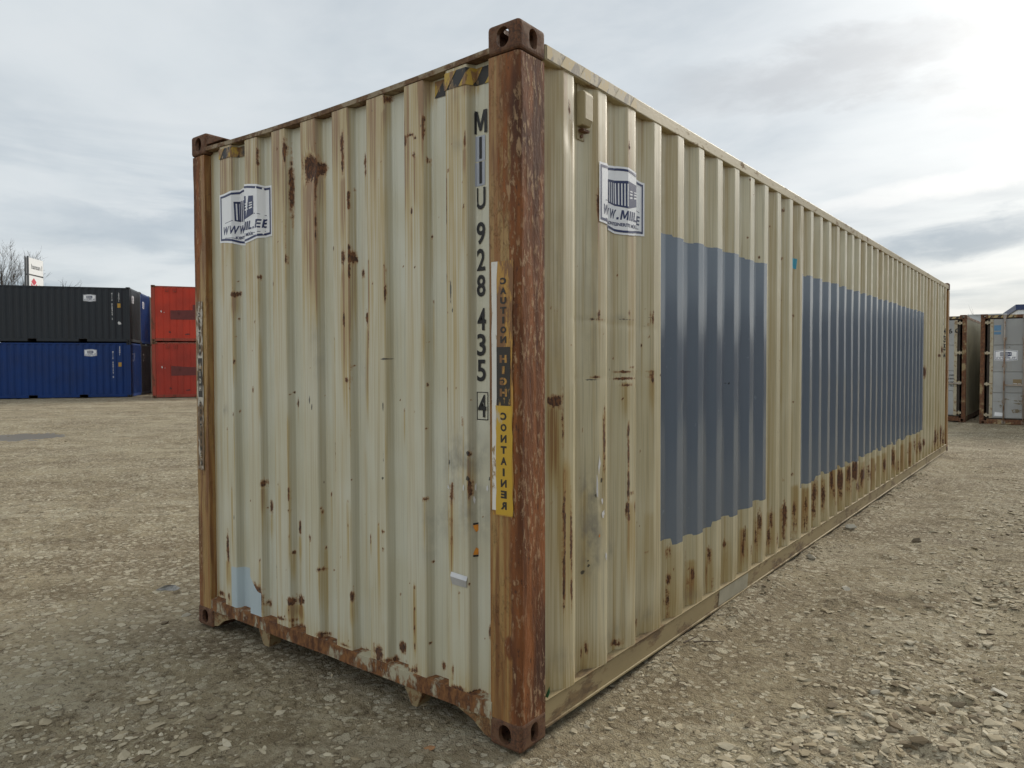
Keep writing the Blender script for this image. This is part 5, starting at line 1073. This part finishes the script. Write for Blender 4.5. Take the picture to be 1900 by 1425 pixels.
class LocalSheet(Sheet):
    """decal plane on the +X side or the +Y / -Y end of a background container"""
    def __init__(s, P, fn, want): super().__init__(P, 'local'); s.fn = fn; s.want = want
    def at(s, t, v, lift):
        u = float(np.interp(t, s.S, s.P[:, 0])); d = float(np.interp(t, s.S, s.P[:, 1])); return s.fn(u, d+lift, v)
    def place(s, name, vf, u0, v0, mat, parent, lift=0.006):
        V, F = vf; s0 = s.s_of(u0)
        bm = bmesh.new(); vs = [bm.verts.new((x+s0, y+v0, 0)) for x, y in V]
        for f in F:
            try: bm.faces.new([vs[i] for i in f])
            except ValueError: pass
        lo, hi = V[:, 0].min()+s0, V[:, 0].max()+s0
        for fs in s.S:
            if lo < fs < hi: bmesh.ops.bisect_plane(bm, geom=bm.verts[:]+bm.edges[:]+bm.faces[:], dist=1e-6, plane_co=(fs, 0, 0), plane_no=(1, 0, 0))
        for v in bm.verts: v.co = s.at(v.co.x, v.co.y, lift)
        bm.normal_update(); w_ = Vector(s.want)
        for f in bm.faces:
            if f.normal.dot(w_) < 0: f.normal_flip()
        me = bpy.data.meshes.new(name); bm.to_mesh(me); bm.free()
        return link(name, me, mat, parent)
L20 = 6.058
def plus_x(l): return LocalSheet(corr(l-0.33, 0.278, 0.036, 0.08, 0.068, 0.05), lambda u, d, z: (W/2-0.006+d, u, z), (1, 0, 0))
def plus_y(l): return LocalSheet([(-a, b) for a, b in corr(W-0.30, 0.25, 0.042, 0.115, 0.02, 0.02)][::1], lambda u, d, z: (-u, l/2-0.006+d, z), (0, 1, 0))
def plus_y(l): return LocalSheet(corr(W-0.30, 0.25, 0.042, 0.115, 0.02, 0.02), lambda u, d, z: (-u, l/2-0.006+d, z), (0, 1, 0))
M['grey_far'] = far_paint('anthracite_paint', (0.022, 0.027, 0.034), (0.05, 0.045, 0.04), 0.25, 0.42)
M['blue_far'] = far_paint('blue_paint', (0.003, 0.031, 0.148), (0.015, 0.035, 0.08), 0.2, 0.45)
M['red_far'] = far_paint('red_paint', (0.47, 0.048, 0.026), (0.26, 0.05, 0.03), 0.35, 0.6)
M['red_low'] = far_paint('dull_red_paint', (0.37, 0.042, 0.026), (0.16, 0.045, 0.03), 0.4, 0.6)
M['cream_far'] = far_paint('cream_far_paint', (0.46, 0.43, 0.33), (0.25, 0.15, 0.06), 0.4, 0.55)
M['cream_post'] = rusty_paint('cream_far_post', (0.36, 0.25, 0.13), (0.10, 0.045, 0.022), (0.20, 0.09, 0.04), 0.55, 0.6, (1, 1, 0.3), 6)
M['maroon'] = flat_paint('maroon_overpaint', (0.13, 0.022, 0.018), 0.55, 0.1)
M['dark_cast'] = flat_paint('dark_casting', (0.018, 0.018, 0.019), 0.6)
M['red_trim'] = rusty_paint('red_trim_paint', (0.33, 0.05, 0.026), (0.10, 0.035, 0.02), (0.18, 0.07, 0.035), 0.3, 0.6, (1, 1, 0.4), 4)
M['whiteprint'] = flat_paint('white_print', (0.62, 0.62, 0.62), 0.5)
M['yellowplate'] = flat_paint('yellow_plate', (0.45, 0.26, 0.03), 0.5)

GC = (-33.58, 13.83); GYD = (0.582, 0.813); GXD = Vector((0.813, -0.582))
def row_corner(k, s=0.0): return (GC[0]-GXD.x*(W+0.05)*k+GYD[0]*s, GC[1]-GXD.y*(W+0.05)*k+GYD[1]*s)
def code_column(sheet, root, u, z, chars_, hgt, mat=None):
    out = []; zz_ = 0
    for ch in chars_:
        if ch != ' ': out.append(moved(fit(text2d(ch, 0.1, 0.002), hgt*0.62 if ch not in 'I1' else hgt*0.16, hgt*0.86), 0, zz_))
        zz_ -= hgt
    return sheet.place('container_code', merge(*out), u, z, mat or M['whiteprint'], root, 0.010)
LSX = plus_x(L20); LSE = plus_y(L20)
def dress_left(root, low):
    put_sticker(LSX, L20/2-1.96, 2.05 if not low else 2.10, root, 0.56, 0.34, 0.008)
    code_column(LSX, root, L20/2-0.76, 2.27 if not low else 2.14, 'MIIU 028364 2' if not low else 'MIIU 060174 0', 0.098)
    code_column(LSX, root, L20/2-0.47, 2.27 if not low else 2.36, '22G1', 0.11)
    LSX.place('rating_plate', poly([(0, 0), (0.15, 0), (0.15, 0.20), (0, 0.20)]), L20/2-0.54, 1.62 if not low else 1.45, M['yellowplate'], root, 0.010)
def dress_end(root, sticker, z_=2.05):
    if sticker: put_sticker(LSE, -0.78, z_, root, 0.52, 0.40, 0.008)
    else: code_column(LSE, root, -0.72, 2.05, 'MIIU', 0.10); code_column(LSE, root, -0.40, 2.05, '22G1', 0.09)
c = bg_container('stacked_container', 'dark grey container on top of the left stack with white sticker', L20, 2.591, row_corner(0), GYD, (1, 1), M['grey_far'], M['grey_far'], M['dark_cast'], 'containers stacked two high on the left', 2.600, pockets=True)
dress_left(c, False); dress_end(c, True)
LSX.place('logo_mark', scrap(0, 0.20, 0.20, 31, 14), L20/2-0.46, 0.90, M['whiteprint'], c, 0.010)
c = bg_container('stacked_container', 'long blue container on the ground under the dark grey one', L20, 2.591, row_corner(0), GYD, (1, 1), M['blue_far'], M['blue_far'], M['dark_cast'], 'containers stacked two high on the left', 0.0, pockets=True)
dress_left(c, True); dress_end(c, False)
c = bg_container('stacked_container', 'blue container end showing behind the dark grey container', L20, 2.591, row_corner(1), GYD, (1, 1), M['blue_far'], M['blue_far'], M['dark_cast'], 'containers stacked two high on the left', 2.600)
dress_end(c, True, 1.98)
c = bg_container('stacked_container', 'shaded dark container end between the blue container and the red stack', L20, 2.591, row_corner(1), GYD, (1, 1), M['grey_far'], M['grey_far'], M['dark_cast'], 'containers stacked two high on the left', 0.0)
dress_end(c, False)
c = bg_container('stacked_container', 'upper cream container, a thin strip left of the red stack', L20, 2.591, row_corner(2, 5.6), GYD, (1, 1), M['cream_far'], M['cream_far'], M['dark_cast'], 'containers stacked two high on the left', 2.600)
c = bg_container('stacked_container', 'lower cream container, a thin strip left of the red stack', L20, 2.591, row_corner(2, 5.6), GYD, (1, 1), M['cream_far'], M['cream_far'], M['dark_cast'], 'containers stacked two high on the left', 0.0)
RC = (-31.75, 13.93); RYD = (0.533, 0.846)
for low in (0, 1):
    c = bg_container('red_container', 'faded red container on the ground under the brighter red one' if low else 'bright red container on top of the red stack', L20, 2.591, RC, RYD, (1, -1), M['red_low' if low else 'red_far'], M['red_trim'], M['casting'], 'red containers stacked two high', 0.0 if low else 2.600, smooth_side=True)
    FS = LocalSheet([(-4, 0.0), (4, 0.0)], lambda u, d, z: (W/2-0.006+d, u, z), (1, 0, 0))
    y0 = -L20/2
    FS.place('overpaint', poly([(0, 0), (3.2, 0.02), (3.2, 0.50), (1.15, 0.52), (1.13, 0.70), (0.95, 0.70), (0.95, 0.45), (0, 0.42)] if not low else [(0, 0), (3.2, 0.05), (3.2, 0.44), (0.8, 0.40), (0, 0.46)]), y0+0.80, 1.02, M['maroon'], c, 0.004)
    for yy in (0.66, 1.00):
        MB().tube((W/2-0.003, y0+yy-0.05, 2.43), (W/2+0.02, y0+yy-0.05, 2.30), 0.013, None, 6).tube((W/2+0.02, y0+yy-0.05, 2.30), (W/2+0.02, y0+yy+0.05, 2.30), 0.013, None, 6).tube((W/2+0.02, y0+yy+0.05, 2.30), (W/2-0.003, y0+yy+0.05, 2.43), 0.013, None, 6).build('lashing_ring', M['red_trim'], c)
    FS.place('paint_mark', merge(moved(scrap(0, 0.10, 0.14, 51), 0, 0), moved(scrap(0, 0.05, 0.05, 52), 0.12, -0.04)), y0+0.42, 1.38 if not low else 1.42, M['whiteprint'], c, 0.004)
    FS.place('scuff_mark', merge(moved(scrap(0, 0.16, 0.16, 53), 0, 0), moved(scrap(0, 0.26, 0.12, 54), 0.75, -0.10), moved(scrap(0, 0.14, 0.14, 55), 0.40, 0.85)), y0+0.75, 0.45, M['maroon'], c, 0.004)

# door-end containers on the right
M['door_grey'] = far_paint('door_grey_paint', (0.36, 0.365, 0.36), (0.25, 0.21, 0.14), 0.45, 0.5)
M['gasket'] = flat_paint('door_gasket', (0.05, 0.038, 0.03), 0.8)
M['hinge'] = rusty_paint('hinge_paint', (0.48, 0.42, 0.30), (0.16, 0.08, 0.04), (0.3, 0.2, 0.1), 0.25, 0.6, (1, 1, 1), 12)
M['rodm'] = rusty_paint('lock_rod_paint', (0.37, 0.32, 0.27), (0.18, 0.10, 0.06), (0.28, 0.18, 0.11), 0.35, 0.55, (1, 1, 0.4), 10)
M['headr'] = rusty_paint('door_header_rust', (0.36, 0.27, 0.14), (0.08, 0.035, 0.02), (0.20, 0.09, 0.04), 0.60, 0.65, (1, 1, 1), 4)
L40 = 12.192
def add_doors(root, h, l, style):
    y0 = -l/2; hw = W/2
    MB().box(-hw+0.151, hw-0.151, y0+0.055, y0+0.075, 0.157, h-0.106).build('door_seal', M['gasket'], root)
    for s in (-1, 1):
        xa, xb = (-hw+0.215, -0.012) if s < 0 else (0.012, hw-0.215)
        z0, z1 = 0.185, h-0.135
        leaf = MB().box(xa, xb, y0+0.022, y0+0.054, z0, z1).build('door_leaf', M['door_grey'], root)
        cuts = [0.0, 0.34, 0.59, 0.84, 1.0] if style else [0.0, 0.22, 0.44, 0.70, 1.0]
        zs = [z0+(z1-z0)*t for t in (0.0, 0.255, 0.465, 0.735, 1.0)]
        for a, b in zip(zs[:-1], zs[1:]):
            MB().box(xa+0.075, xb-0.02, y0+0.004, y0+0.0215, a+0.014, b-0.014).build('door_panel', M['door_grey'], leaf, 0.007, 2)
        xe0, xe1 = (xa-0.002, xa+0.070) if s < 0 else (xb-0.070, xb+0.002)
        MB().box(xe0, xe1, y0+0.002, y0+0.0212, z0, z1).build('leaf_edge', M['hinge'], leaf)
        for zc in (0.26, 1.07, 1.88, h-0.22):
            xh0, xh1 = (-hw+0.10, -hw+0.27) if s < 0 else (hw-0.27, hw-0.10)
            hg = MB().box(xh0, xh1, y0-0.014, y0+0.0015, zc-0.028, zc+0.028)
            xp = -hw+0.155 if s < 0 else hw-0.155
            hg.tube((xp, y0-0.008, zc-0.05), (xp, y0-0.008, zc+0.05), 0.018).build('hinge', M['hinge'], leaf, 0.003)
        for k, f in enumerate((0.32, 0.74)):
            xr = xa+(xb-xa)*f if s < 0 else xb-(xb-xa)*f
            rod = MB().tube((xr, y0-0.030, 0.07), (xr, y0-0.030, h-0.06), 0.019, None, 10).build('lock_rod', M['rodm'], root, smooth=True)
            for zc in (0.09, 0.62, 1.55, 2.25, h-0.085):
                MB().box(xr-0.042, xr+0.042, y0-0.022, y0-0.004, zc-0.045, zc+0.045).build('rod_bracket', M['rodm'], rod, 0.004)
            MB().box(xr+0.0, xr+0.42, y0-0.040, y0-0.026, 1.03, 1.07).build('handle', M['rodm'], rod, 0.003)
def minus_y(l, yoff=0.0): return LocalSheet([(-2, 0.0), (2, 0.0)], lambda u, d, z: (u, -l/2+yoff-d, z), (0, -1, 0))
B = bg_container('door_container', 'grey container with closed doors and white sticker at the right edge', L40, H, (-0.271, 20.4), (0, 1), (-1, -1), M['cream_far'], M['headr'], M['casting'], 'containers parked with doors facing the yard', -0.095, doors=True, pw=0.10)
add_doors(B, H, L40, 1)
A = bg_container('door_container', 'container with dark number 46 0 on its door, half hidden behind the cream one', L40, H, (-0.604, 20.63), (0, 1), (1, -1), M['cream_far'], M['headr'], M['casting'], 'containers parked with doors facing the yard', -0.075, doors=True, pw=0.10)
add_doors(A, H, L40, 0)
DS = minus_y(L40, 0.003)
put_sticker(DS, -W/2+0.315, 1.815, B, 0.50, 0.30, 0.0)
DS.place('blue_label', merge(poly([(0, 0.10), (0.15, 0.10), (0.15, 0.24), (0, 0.24)]), poly([(0.0, 0.0), (0.15, 0.0), (0.15, 0.07), (0, 0.07)])), -W/2+0.30, 2.36, flat_paint('blue_label', (0.10, 0.22, 0.36), 0.5), B, 0.0)
DS.place('data_plate', poly([(0, 0), (0.19, 0), (0.19, 0.17), (0, 0.17)]), -W/2+0.72, 1.03, flat_paint('brass_plate', (0.26, 0.19, 0.10), 0.5), B, 0.0)
DS.place('plate_line', merge(poly([(0.01, 0.055), (0.09, 0.05), (0.09, 0.065), (0.01, 0.07)]), poly([(0.11, 0.045), (0.17, 0.05), (0.17, 0.065), (0.11, 0.06)])), -W/2+0.72, 1.03, M['whiteprint'], B, 0.001)
DS.place('white_label', poly([(0, 0), (0.20, -0.01), (0.20, 0.085), (0.01, 0.095)]), -W/2+0.33, 0.245, M['sticker'], B, 0.0)
M['doordirt'] = worn_print('door_dirt', (0.17, 0.135, 0.085), (0.33, 0.33, 0.31), 0.55, 16, 0.8, (1, 1, 1))
for u, z, w_, h_, sd in ((0.42, 0.62, 0.50, 0.05, 71), (0.46, 0.50, 0.10, 0.12, 72), (0.95, 0.58, 0.55, 0.09, 73), (0.85, 0.66, 0.40, 0.10, 74), (0.80, 0.38, 0.26, 0.14, 75), (1.05, 0.45, 0.30, 0.20, 76), (0.90, 0.75, 0.06, 0.16, 77), (0.60, 0.68, 0.22, 0.06, 78)):
    DS.place('dirt_mark', scrap(0, w_, h_, sd, 15), -W/2+u, z, M['doordirt'], B, 0.0)
HS = minus_y(L40, 0.0)
tape(HS, -W/2+0.17, -W/2+0.72, H-0.098, H-0.040, 0.16, B, -0.002, 'oldy', 'tapeblack')
tape(HS, W/2-0.62, W/2-0.17, H-0.098, H-0.040, 0.16, A, -0.002, 'oldy', 'tapeblack')
DS.place('door_number', moved(fit(text2d('92046 0', 0.15, 0.003), 0.66, 0.135), 0, 0), W/2-0.50, 2.47, M['black'], A, 0.005)
lines_ = [poly([(0, -0.09*i), (0.24-0.03*(i % 2), -0.09*i), (0.24-0.03*(i % 2), -0.09*i+0.05), (0, -0.09*i+0.05)]) for i in range(4)]
rows_ = []
for i, t_ in enumerate(('MAX.GR. 30480', 'TARE 3900', 'NET 26580', 'CU.CAP. 76.3')): rows_.append(moved(fit(text2d(t_, 0.06, 0.001), 0.34, 0.05), 0, -0.095*i))
DS.place('weight_lettering', merge(*rows_), W/2-0.44, 1.27, M['black'], A, 0.001)

# ---------------------------------------------------------------- sign pylon, trees, sheds
def at(px, depth):       # ground position seen in photo column px at camera depth
    fx = Vector((FWD.x, FWD.y)).normalized(); rx = Vector((fx.y, -fx.x))
    return Vector((CAM.x, CAM.y))+rx*((px-950)/1346.8*depth)+fx*depth
fx2 = Vector((FWD.x, FWD.y)).normalized(); rx2 = Vector((fx2.y, -fx2.x))
p0 = at(57, 60); tdir = (rx2*math.cos(rad(98))+fx2*math.sin(rad(98)))
pyl = empty('sign_pylon', (p0.x, p0.y, 0), math.atan2(tdir.y, tdir.x)); tag(pyl, 'tall white advertising pylon rising behind the dark grey container', 'sign')
M['signwhite'] = flat_paint('sign_white', (0.72, 0.73, 0.74), 0.4, 0.03); M['signgrey'] = flat_paint('sign_frame', (0.10, 0.105, 0.115), 0.45)
M['signred'] = flat_paint('sign_red', (0.50, 0.03, 0.06), 0.45); M['signtext'] = flat_paint('sign_text', (0.10, 0.105, 0.11), 0.5)
MB().box(0.0, 0.06, -0.02, 0.12, 0.0, 10.5).box(0.0, 0.06, 0.22, 0.30, 0, 10.5).box(0.06, 2.5, 0.10, 0.25, 8.95, 9.05).box(2.45, 2.5, 0.02, 0.28, 0, 10.2).build('frame', M['signgrey'], pyl)
up = MB().box(0.07, 2.44, 0.0, 0.28, 9.06, 10.4).build('upper_panel', M['signwhite'], pyl)
lo = MB().box(0.07, 2.44, 0.0, 0.28, 2.0, 8.94).build('lower_panel', M['signwhite'], pyl)
PS = LocalSheet([(-1, 0.0), (4, 0.0)], lambda u, d, z: (u, -d, z), (0, -1, 0))
PS.place('lettering', moved(fit(text2d('hansan l', 0.4, 0.004), 1.75, 0.42), 0, 0), 1.35, 9.72, M['signtext'], up, 0.01)
cube = merge(poly([(-0.42, 0.30), (0, 0.62), (0.42, 0.30), (0.06, 0.02), (-0.06, 0.02)]), poly([(-0.46, 0.18), (-0.06, -0.12), (-0.06, -0.62), (-0.46, -0.34)]), poly([(0.46, 0.18), (0.06, -0.12), (0.06, -0.62), (0.46, -0.34)]))
PS.place('emblem', cube, 0.85, 8.15, M['signred'], lo, 0.01)
PS.place('lettering', fit(text2d('dpd', 0.5, 0.004), 0.80, 0.55), 1.90, 8.0, M['signtext'], lo, 0.01)

M['bark'] = flat_paint('bare_bark', (0.075, 0.062, 0.052), 0.9, 0.25, 3)
def bare_tree(name, label, loc, height, seed, group=None, spread=0.5, levels=4):
    r_ = random.Random(seed)
    root = empty(name, (loc.x, loc.y, 0)); tag(root, label, 'tree', group)
    trunk = MB(); crown = MB()
    def grow(p, d, ln, rad_, lev):
        mb = trunk if lev == 0 else crown
        segs_ = 5 if lev == 0 else 3; q = Vector(p); r0 = rad_
        pts = [(q.copy(), r0)]
        for i in range(segs_):
            d = (d+Vector((r_.gauss(0, 0.10), r_.gauss(0, 0.10), 0.06+r_.gauss(0, 0.05)))).normalized()
            nq = q+d*(ln/segs_); r1 = rad_*(1-0.62*(i+1)/segs_)
            mb.tube(q, nq, r0, r1, 6 if lev < 2 else 4, False); q, r0 = nq, r1; pts.append((q.copy(), r0))
        if lev >= levels: return
        n_ = (9, 6, 5, 4)[lev] if levels > 2 else (5, 3)[lev]
        for k in range(n_):
            t = r_.uniform(0.35 if lev == 0 else 0.25, 1.0); j = min(segs_-1, int(t*segs_)); pa, ra = pts[j]; pb, rb = pts[j+1]; f = t*segs_-j
            bp = pa.lerp(pb, min(1, f)); a = r_.uniform(0, 2*math.pi)
            side = d.orthogonal().normalized(); side.rotate(Matrix.Rotation(a, 3, d))
            nd_ = (d+side*r_.uniform(0.45, 0.95)*spread*1.5).normalized()
            grow(bp, nd_, ln*r_.uniform(0.42, 0.62), max(rb*0.75, 0.010), lev+1)
    grow(Vector((0, 0, -0.2)), Vector((0, 0, 1)), height*0.62, height*0.014, 0)
    trunk.build('trunk', M['bark'], root, smooth=True); crown.build('crown', M['bark'], root)
    return root
G_ = 'bare trees behind the left stack'
bare_tree('bare_tree', 'bare tree at the left picture edge, tallest behind the stack', at(-14, 72), 12.8, 4, G_, 0.35)
bare_tree('bare_tree', 'bare tree just left of the white pylon', at(33, 74), 11.4, 9, G_)
bare_tree('bare_tree', 'bare tree crown between the leftmost tree and the pylon tree', at(17, 78), 14.2, 15, G_)
bare_tree('bare_tree', 'small bare tree just right of the white pylon', at(88, 76), 10.6, 21, G_)
bare_tree('bare_tree', 'thin bare sapling poking above the right door container', at(1836, 62), 7.0, 33, None, 0.18, 2)
# sheds beyond the right row
M['shed_wall'] = far_paint('shed_cladding', (0.50, 0.53, 0.56), (0.3, 0.3, 0.3), 0.2); M['shed_blue'] = flat_paint('blue_fascia', (0.018, 0.035, 0.11), 0.5); M['shed_white'] = flat_paint('white_wall', (0.70, 0.71, 0.72), 0.5, 0.04)
def shed(name, label, px0, depth, wid, dep, h, band):
    p = at(px0, depth); root = empty(name, (p.x, p.y, 0), math.atan2(rx2.y, rx2.x)-rad(30)); tag(root, label, 'building')
    n_ = int(wid/1.2)
    for i in range(n_):
        MB().box(i*1.2+0.006, (i+1)*1.2-0.006, -0.05, 0.0, 0, h-band).build('wall_panel', M['shed_wall' if band < 0.3 else 'shed_white'], root, 0.004)
    MB().box(0, n_*1.2, 0.001, dep, 0, h-band-0.01).build('wall', M['shed_wall' if band < 0.3 else 'shed_white'], root)
    MB().box(-0.15, n_*1.2+0.15, -0.15, dep+0.15, h-band, h).build('fascia', M['shed_blue' if band > 0.3 else 'shed_wall'], root)
    return root
shed('warehouse', 'white warehouse with dark blue roof band at the far right', 1886, 70, 24, 14, 7.05, 0.52)
shed('storage_shed', 'pale grey clad shed glimpsed between the two door containers', 1797, 60, 1.2*2, 6, 5.45, 0.08)

# ---------------------------------------------------------------- loose things on the ground
M['debris_metal'] = flat_paint('crushed_metal', (0.26, 0.255, 0.24), 0.6, 0.35, 40, 0.0)
def rock(label, x, y, s, k, rz, mat=None, zs=0.7):
    me = SM[k]
    if mat: me = me.copy(); me.materials.clear(); me.materials.append(mat)
    o = link('rock', me, None, None); o.location = (x, y, float(ground_h(x, y))+s*0.22); o.rotation_euler = (0.15, -0.1, rz); o.scale = (s, s*0.9, s*zs)
    tag(o, label, 'rock', 'loose rocks'); return o
M['rock_orange'] = flat_paint('orange_stone', (0.36, 0.19, 0.085), 0.85, 0.2, 60)
M['rock_pale'] = flat_paint('pale_limestone', (0.47, 0.435, 0.355), 0.9, 0.22, 50); M['rock_dark'] = flat_paint('dark_earth_clod', (0.17, 0.135, 0.09), 0.95, 0.3, 40)
rock('pale blocky rock, biggest in the damp patch at lower right', 0.984, 1.451, 0.036, 0, 0.4, M['rock_pale'], 1.0)
rock('long pale rock lying beside the wheel track, nearest the container rail', 0.499, 3.024, 0.055, 1, 1.9, M['rock_pale'])
rock('small pointed pale rock left of the damp patch', 0.913, 1.102, 0.024, 2, 1.0, M['rock_pale'], 1.0)
rock('brown rock below the biggest pale rock in the damp patch', 1.123, 1.098, 0.030, 3, 0.2, M['rock_dark'], 0.9)
rock('broad flat pale rock near the right picture edge', 1.459, 1.766, 0.048, 4, 2.2, M['rock_pale'], 0.5)
rock('upper grey rock by the bottom rail, a little apart from it', 0.10, 4.885, 0.065, 5, 0.7, M['rock_pale'], 1.0)
rock('lower grey rock by the bottom rail, next to a broken one', 0.096, 3.654, 0.050, 6, 2.7, M['rock_pale'], 1.0)
rock('orange-brown stone on shaded ground left of the near corner', -0.338, -0.17, 0.026, 7, 0.5, M['rock_orange'])
rock('pale rock left of the far corner casting of the end wall', -2.637, 0.03, 0.035, 8, 1.4, M['rock_pale'], 0.9)
rock('dark clod on the ground touching the far corner casting', -2.60, -0.12, 0.030, 9, 0.9, M['rock_dark'], 1.0)
rock('dark clod far along the right side of the long wall', 0.656, 4.764, 0.060, 10, 0.9, M['rock_dark'], 0.9)
z_ = float(ground_h(-3.229, 0.217))
o = MB().add([(-0.11, -0.01, 0.002), (0.08, -0.02, 0.004), (0.10, 0.01, 0.012), (-0.08, 0.018, 0.016), (-0.02, 0.0, 0.045), (0.05, 0.02, 0.04), (0.0, -0.03, -0.01), (0.02, 0.03, -0.01)],
             [(0, 1, 5, 4), (1, 2, 5), (5, 2, 3, 4), (3, 0, 4), (0, 6, 1), (3, 2, 7)]).build('metal_scrap', M['debris_metal'])
o.scale = (0.8, 0.8, 0.8); o.location = (-3.229, 0.217, z_-0.002); o.rotation_euler = (0, 0, 0.75); tag(o, 'crumpled grey metal scrap lying on the ground left of the container', 'scrap')
M['twig'] = flat_paint('dry_twig', (0.14, 0.11, 0.08), 0.9, 0.2, 60)
for k, (x, y, a, ln, lab) in enumerate(((0.10, 1.42, 0.5, 0.16, 'longer dry twig on the ground beside the bottom rail'), (0.07, 1.36, 1.3, 0.12, 'shorter dry twig crossing the longer one beside the bottom rail'))):
    mb = MB(); p = Vector((0, 0, 0)); d = Vector((1, 0, 0.03)); r_ = random.Random(k)
    for i in range(4):
        q_ = p+d*(ln/4)+Vector((0, r_.uniform(-0.008, 0.008), r_.uniform(-0.002, 0.006))); mb.tube(p, q_, 0.005-0.0008*i, 0.0042-0.0008*i, 6); p = q_
    o = mb.build('twig', M['twig'], None); o.location = (x, y, float(ground_h(x, y))+0.012); o.rotation_euler = (0, 0, a)
    tag(o, lab, 'twig', 'dry twigs by the rail')

# row across the lane (outside the picture, mirrored in the glossy blue paint)
M['brown_far'] = far_paint('brown_paint', (0.13, 0.055, 0.035), (0.08, 0.05, 0.03), 0.3, 0.6)
for k, (y_, lab) in enumerate(((-9.0, 'brown container across the lane, nearest behind the photographer'), (3.6, 'brown container across the lane beside the long wall'), (16.2, 'brown container across the lane, farthest along the row'))):
    bg_container('lane_container', lab, L40, 2.591, (7.6, y_), (0, 1), (-1, -1), M['brown_far'], M['brown_far'], M['casting'], 'brown containers across the lane', 0.0)
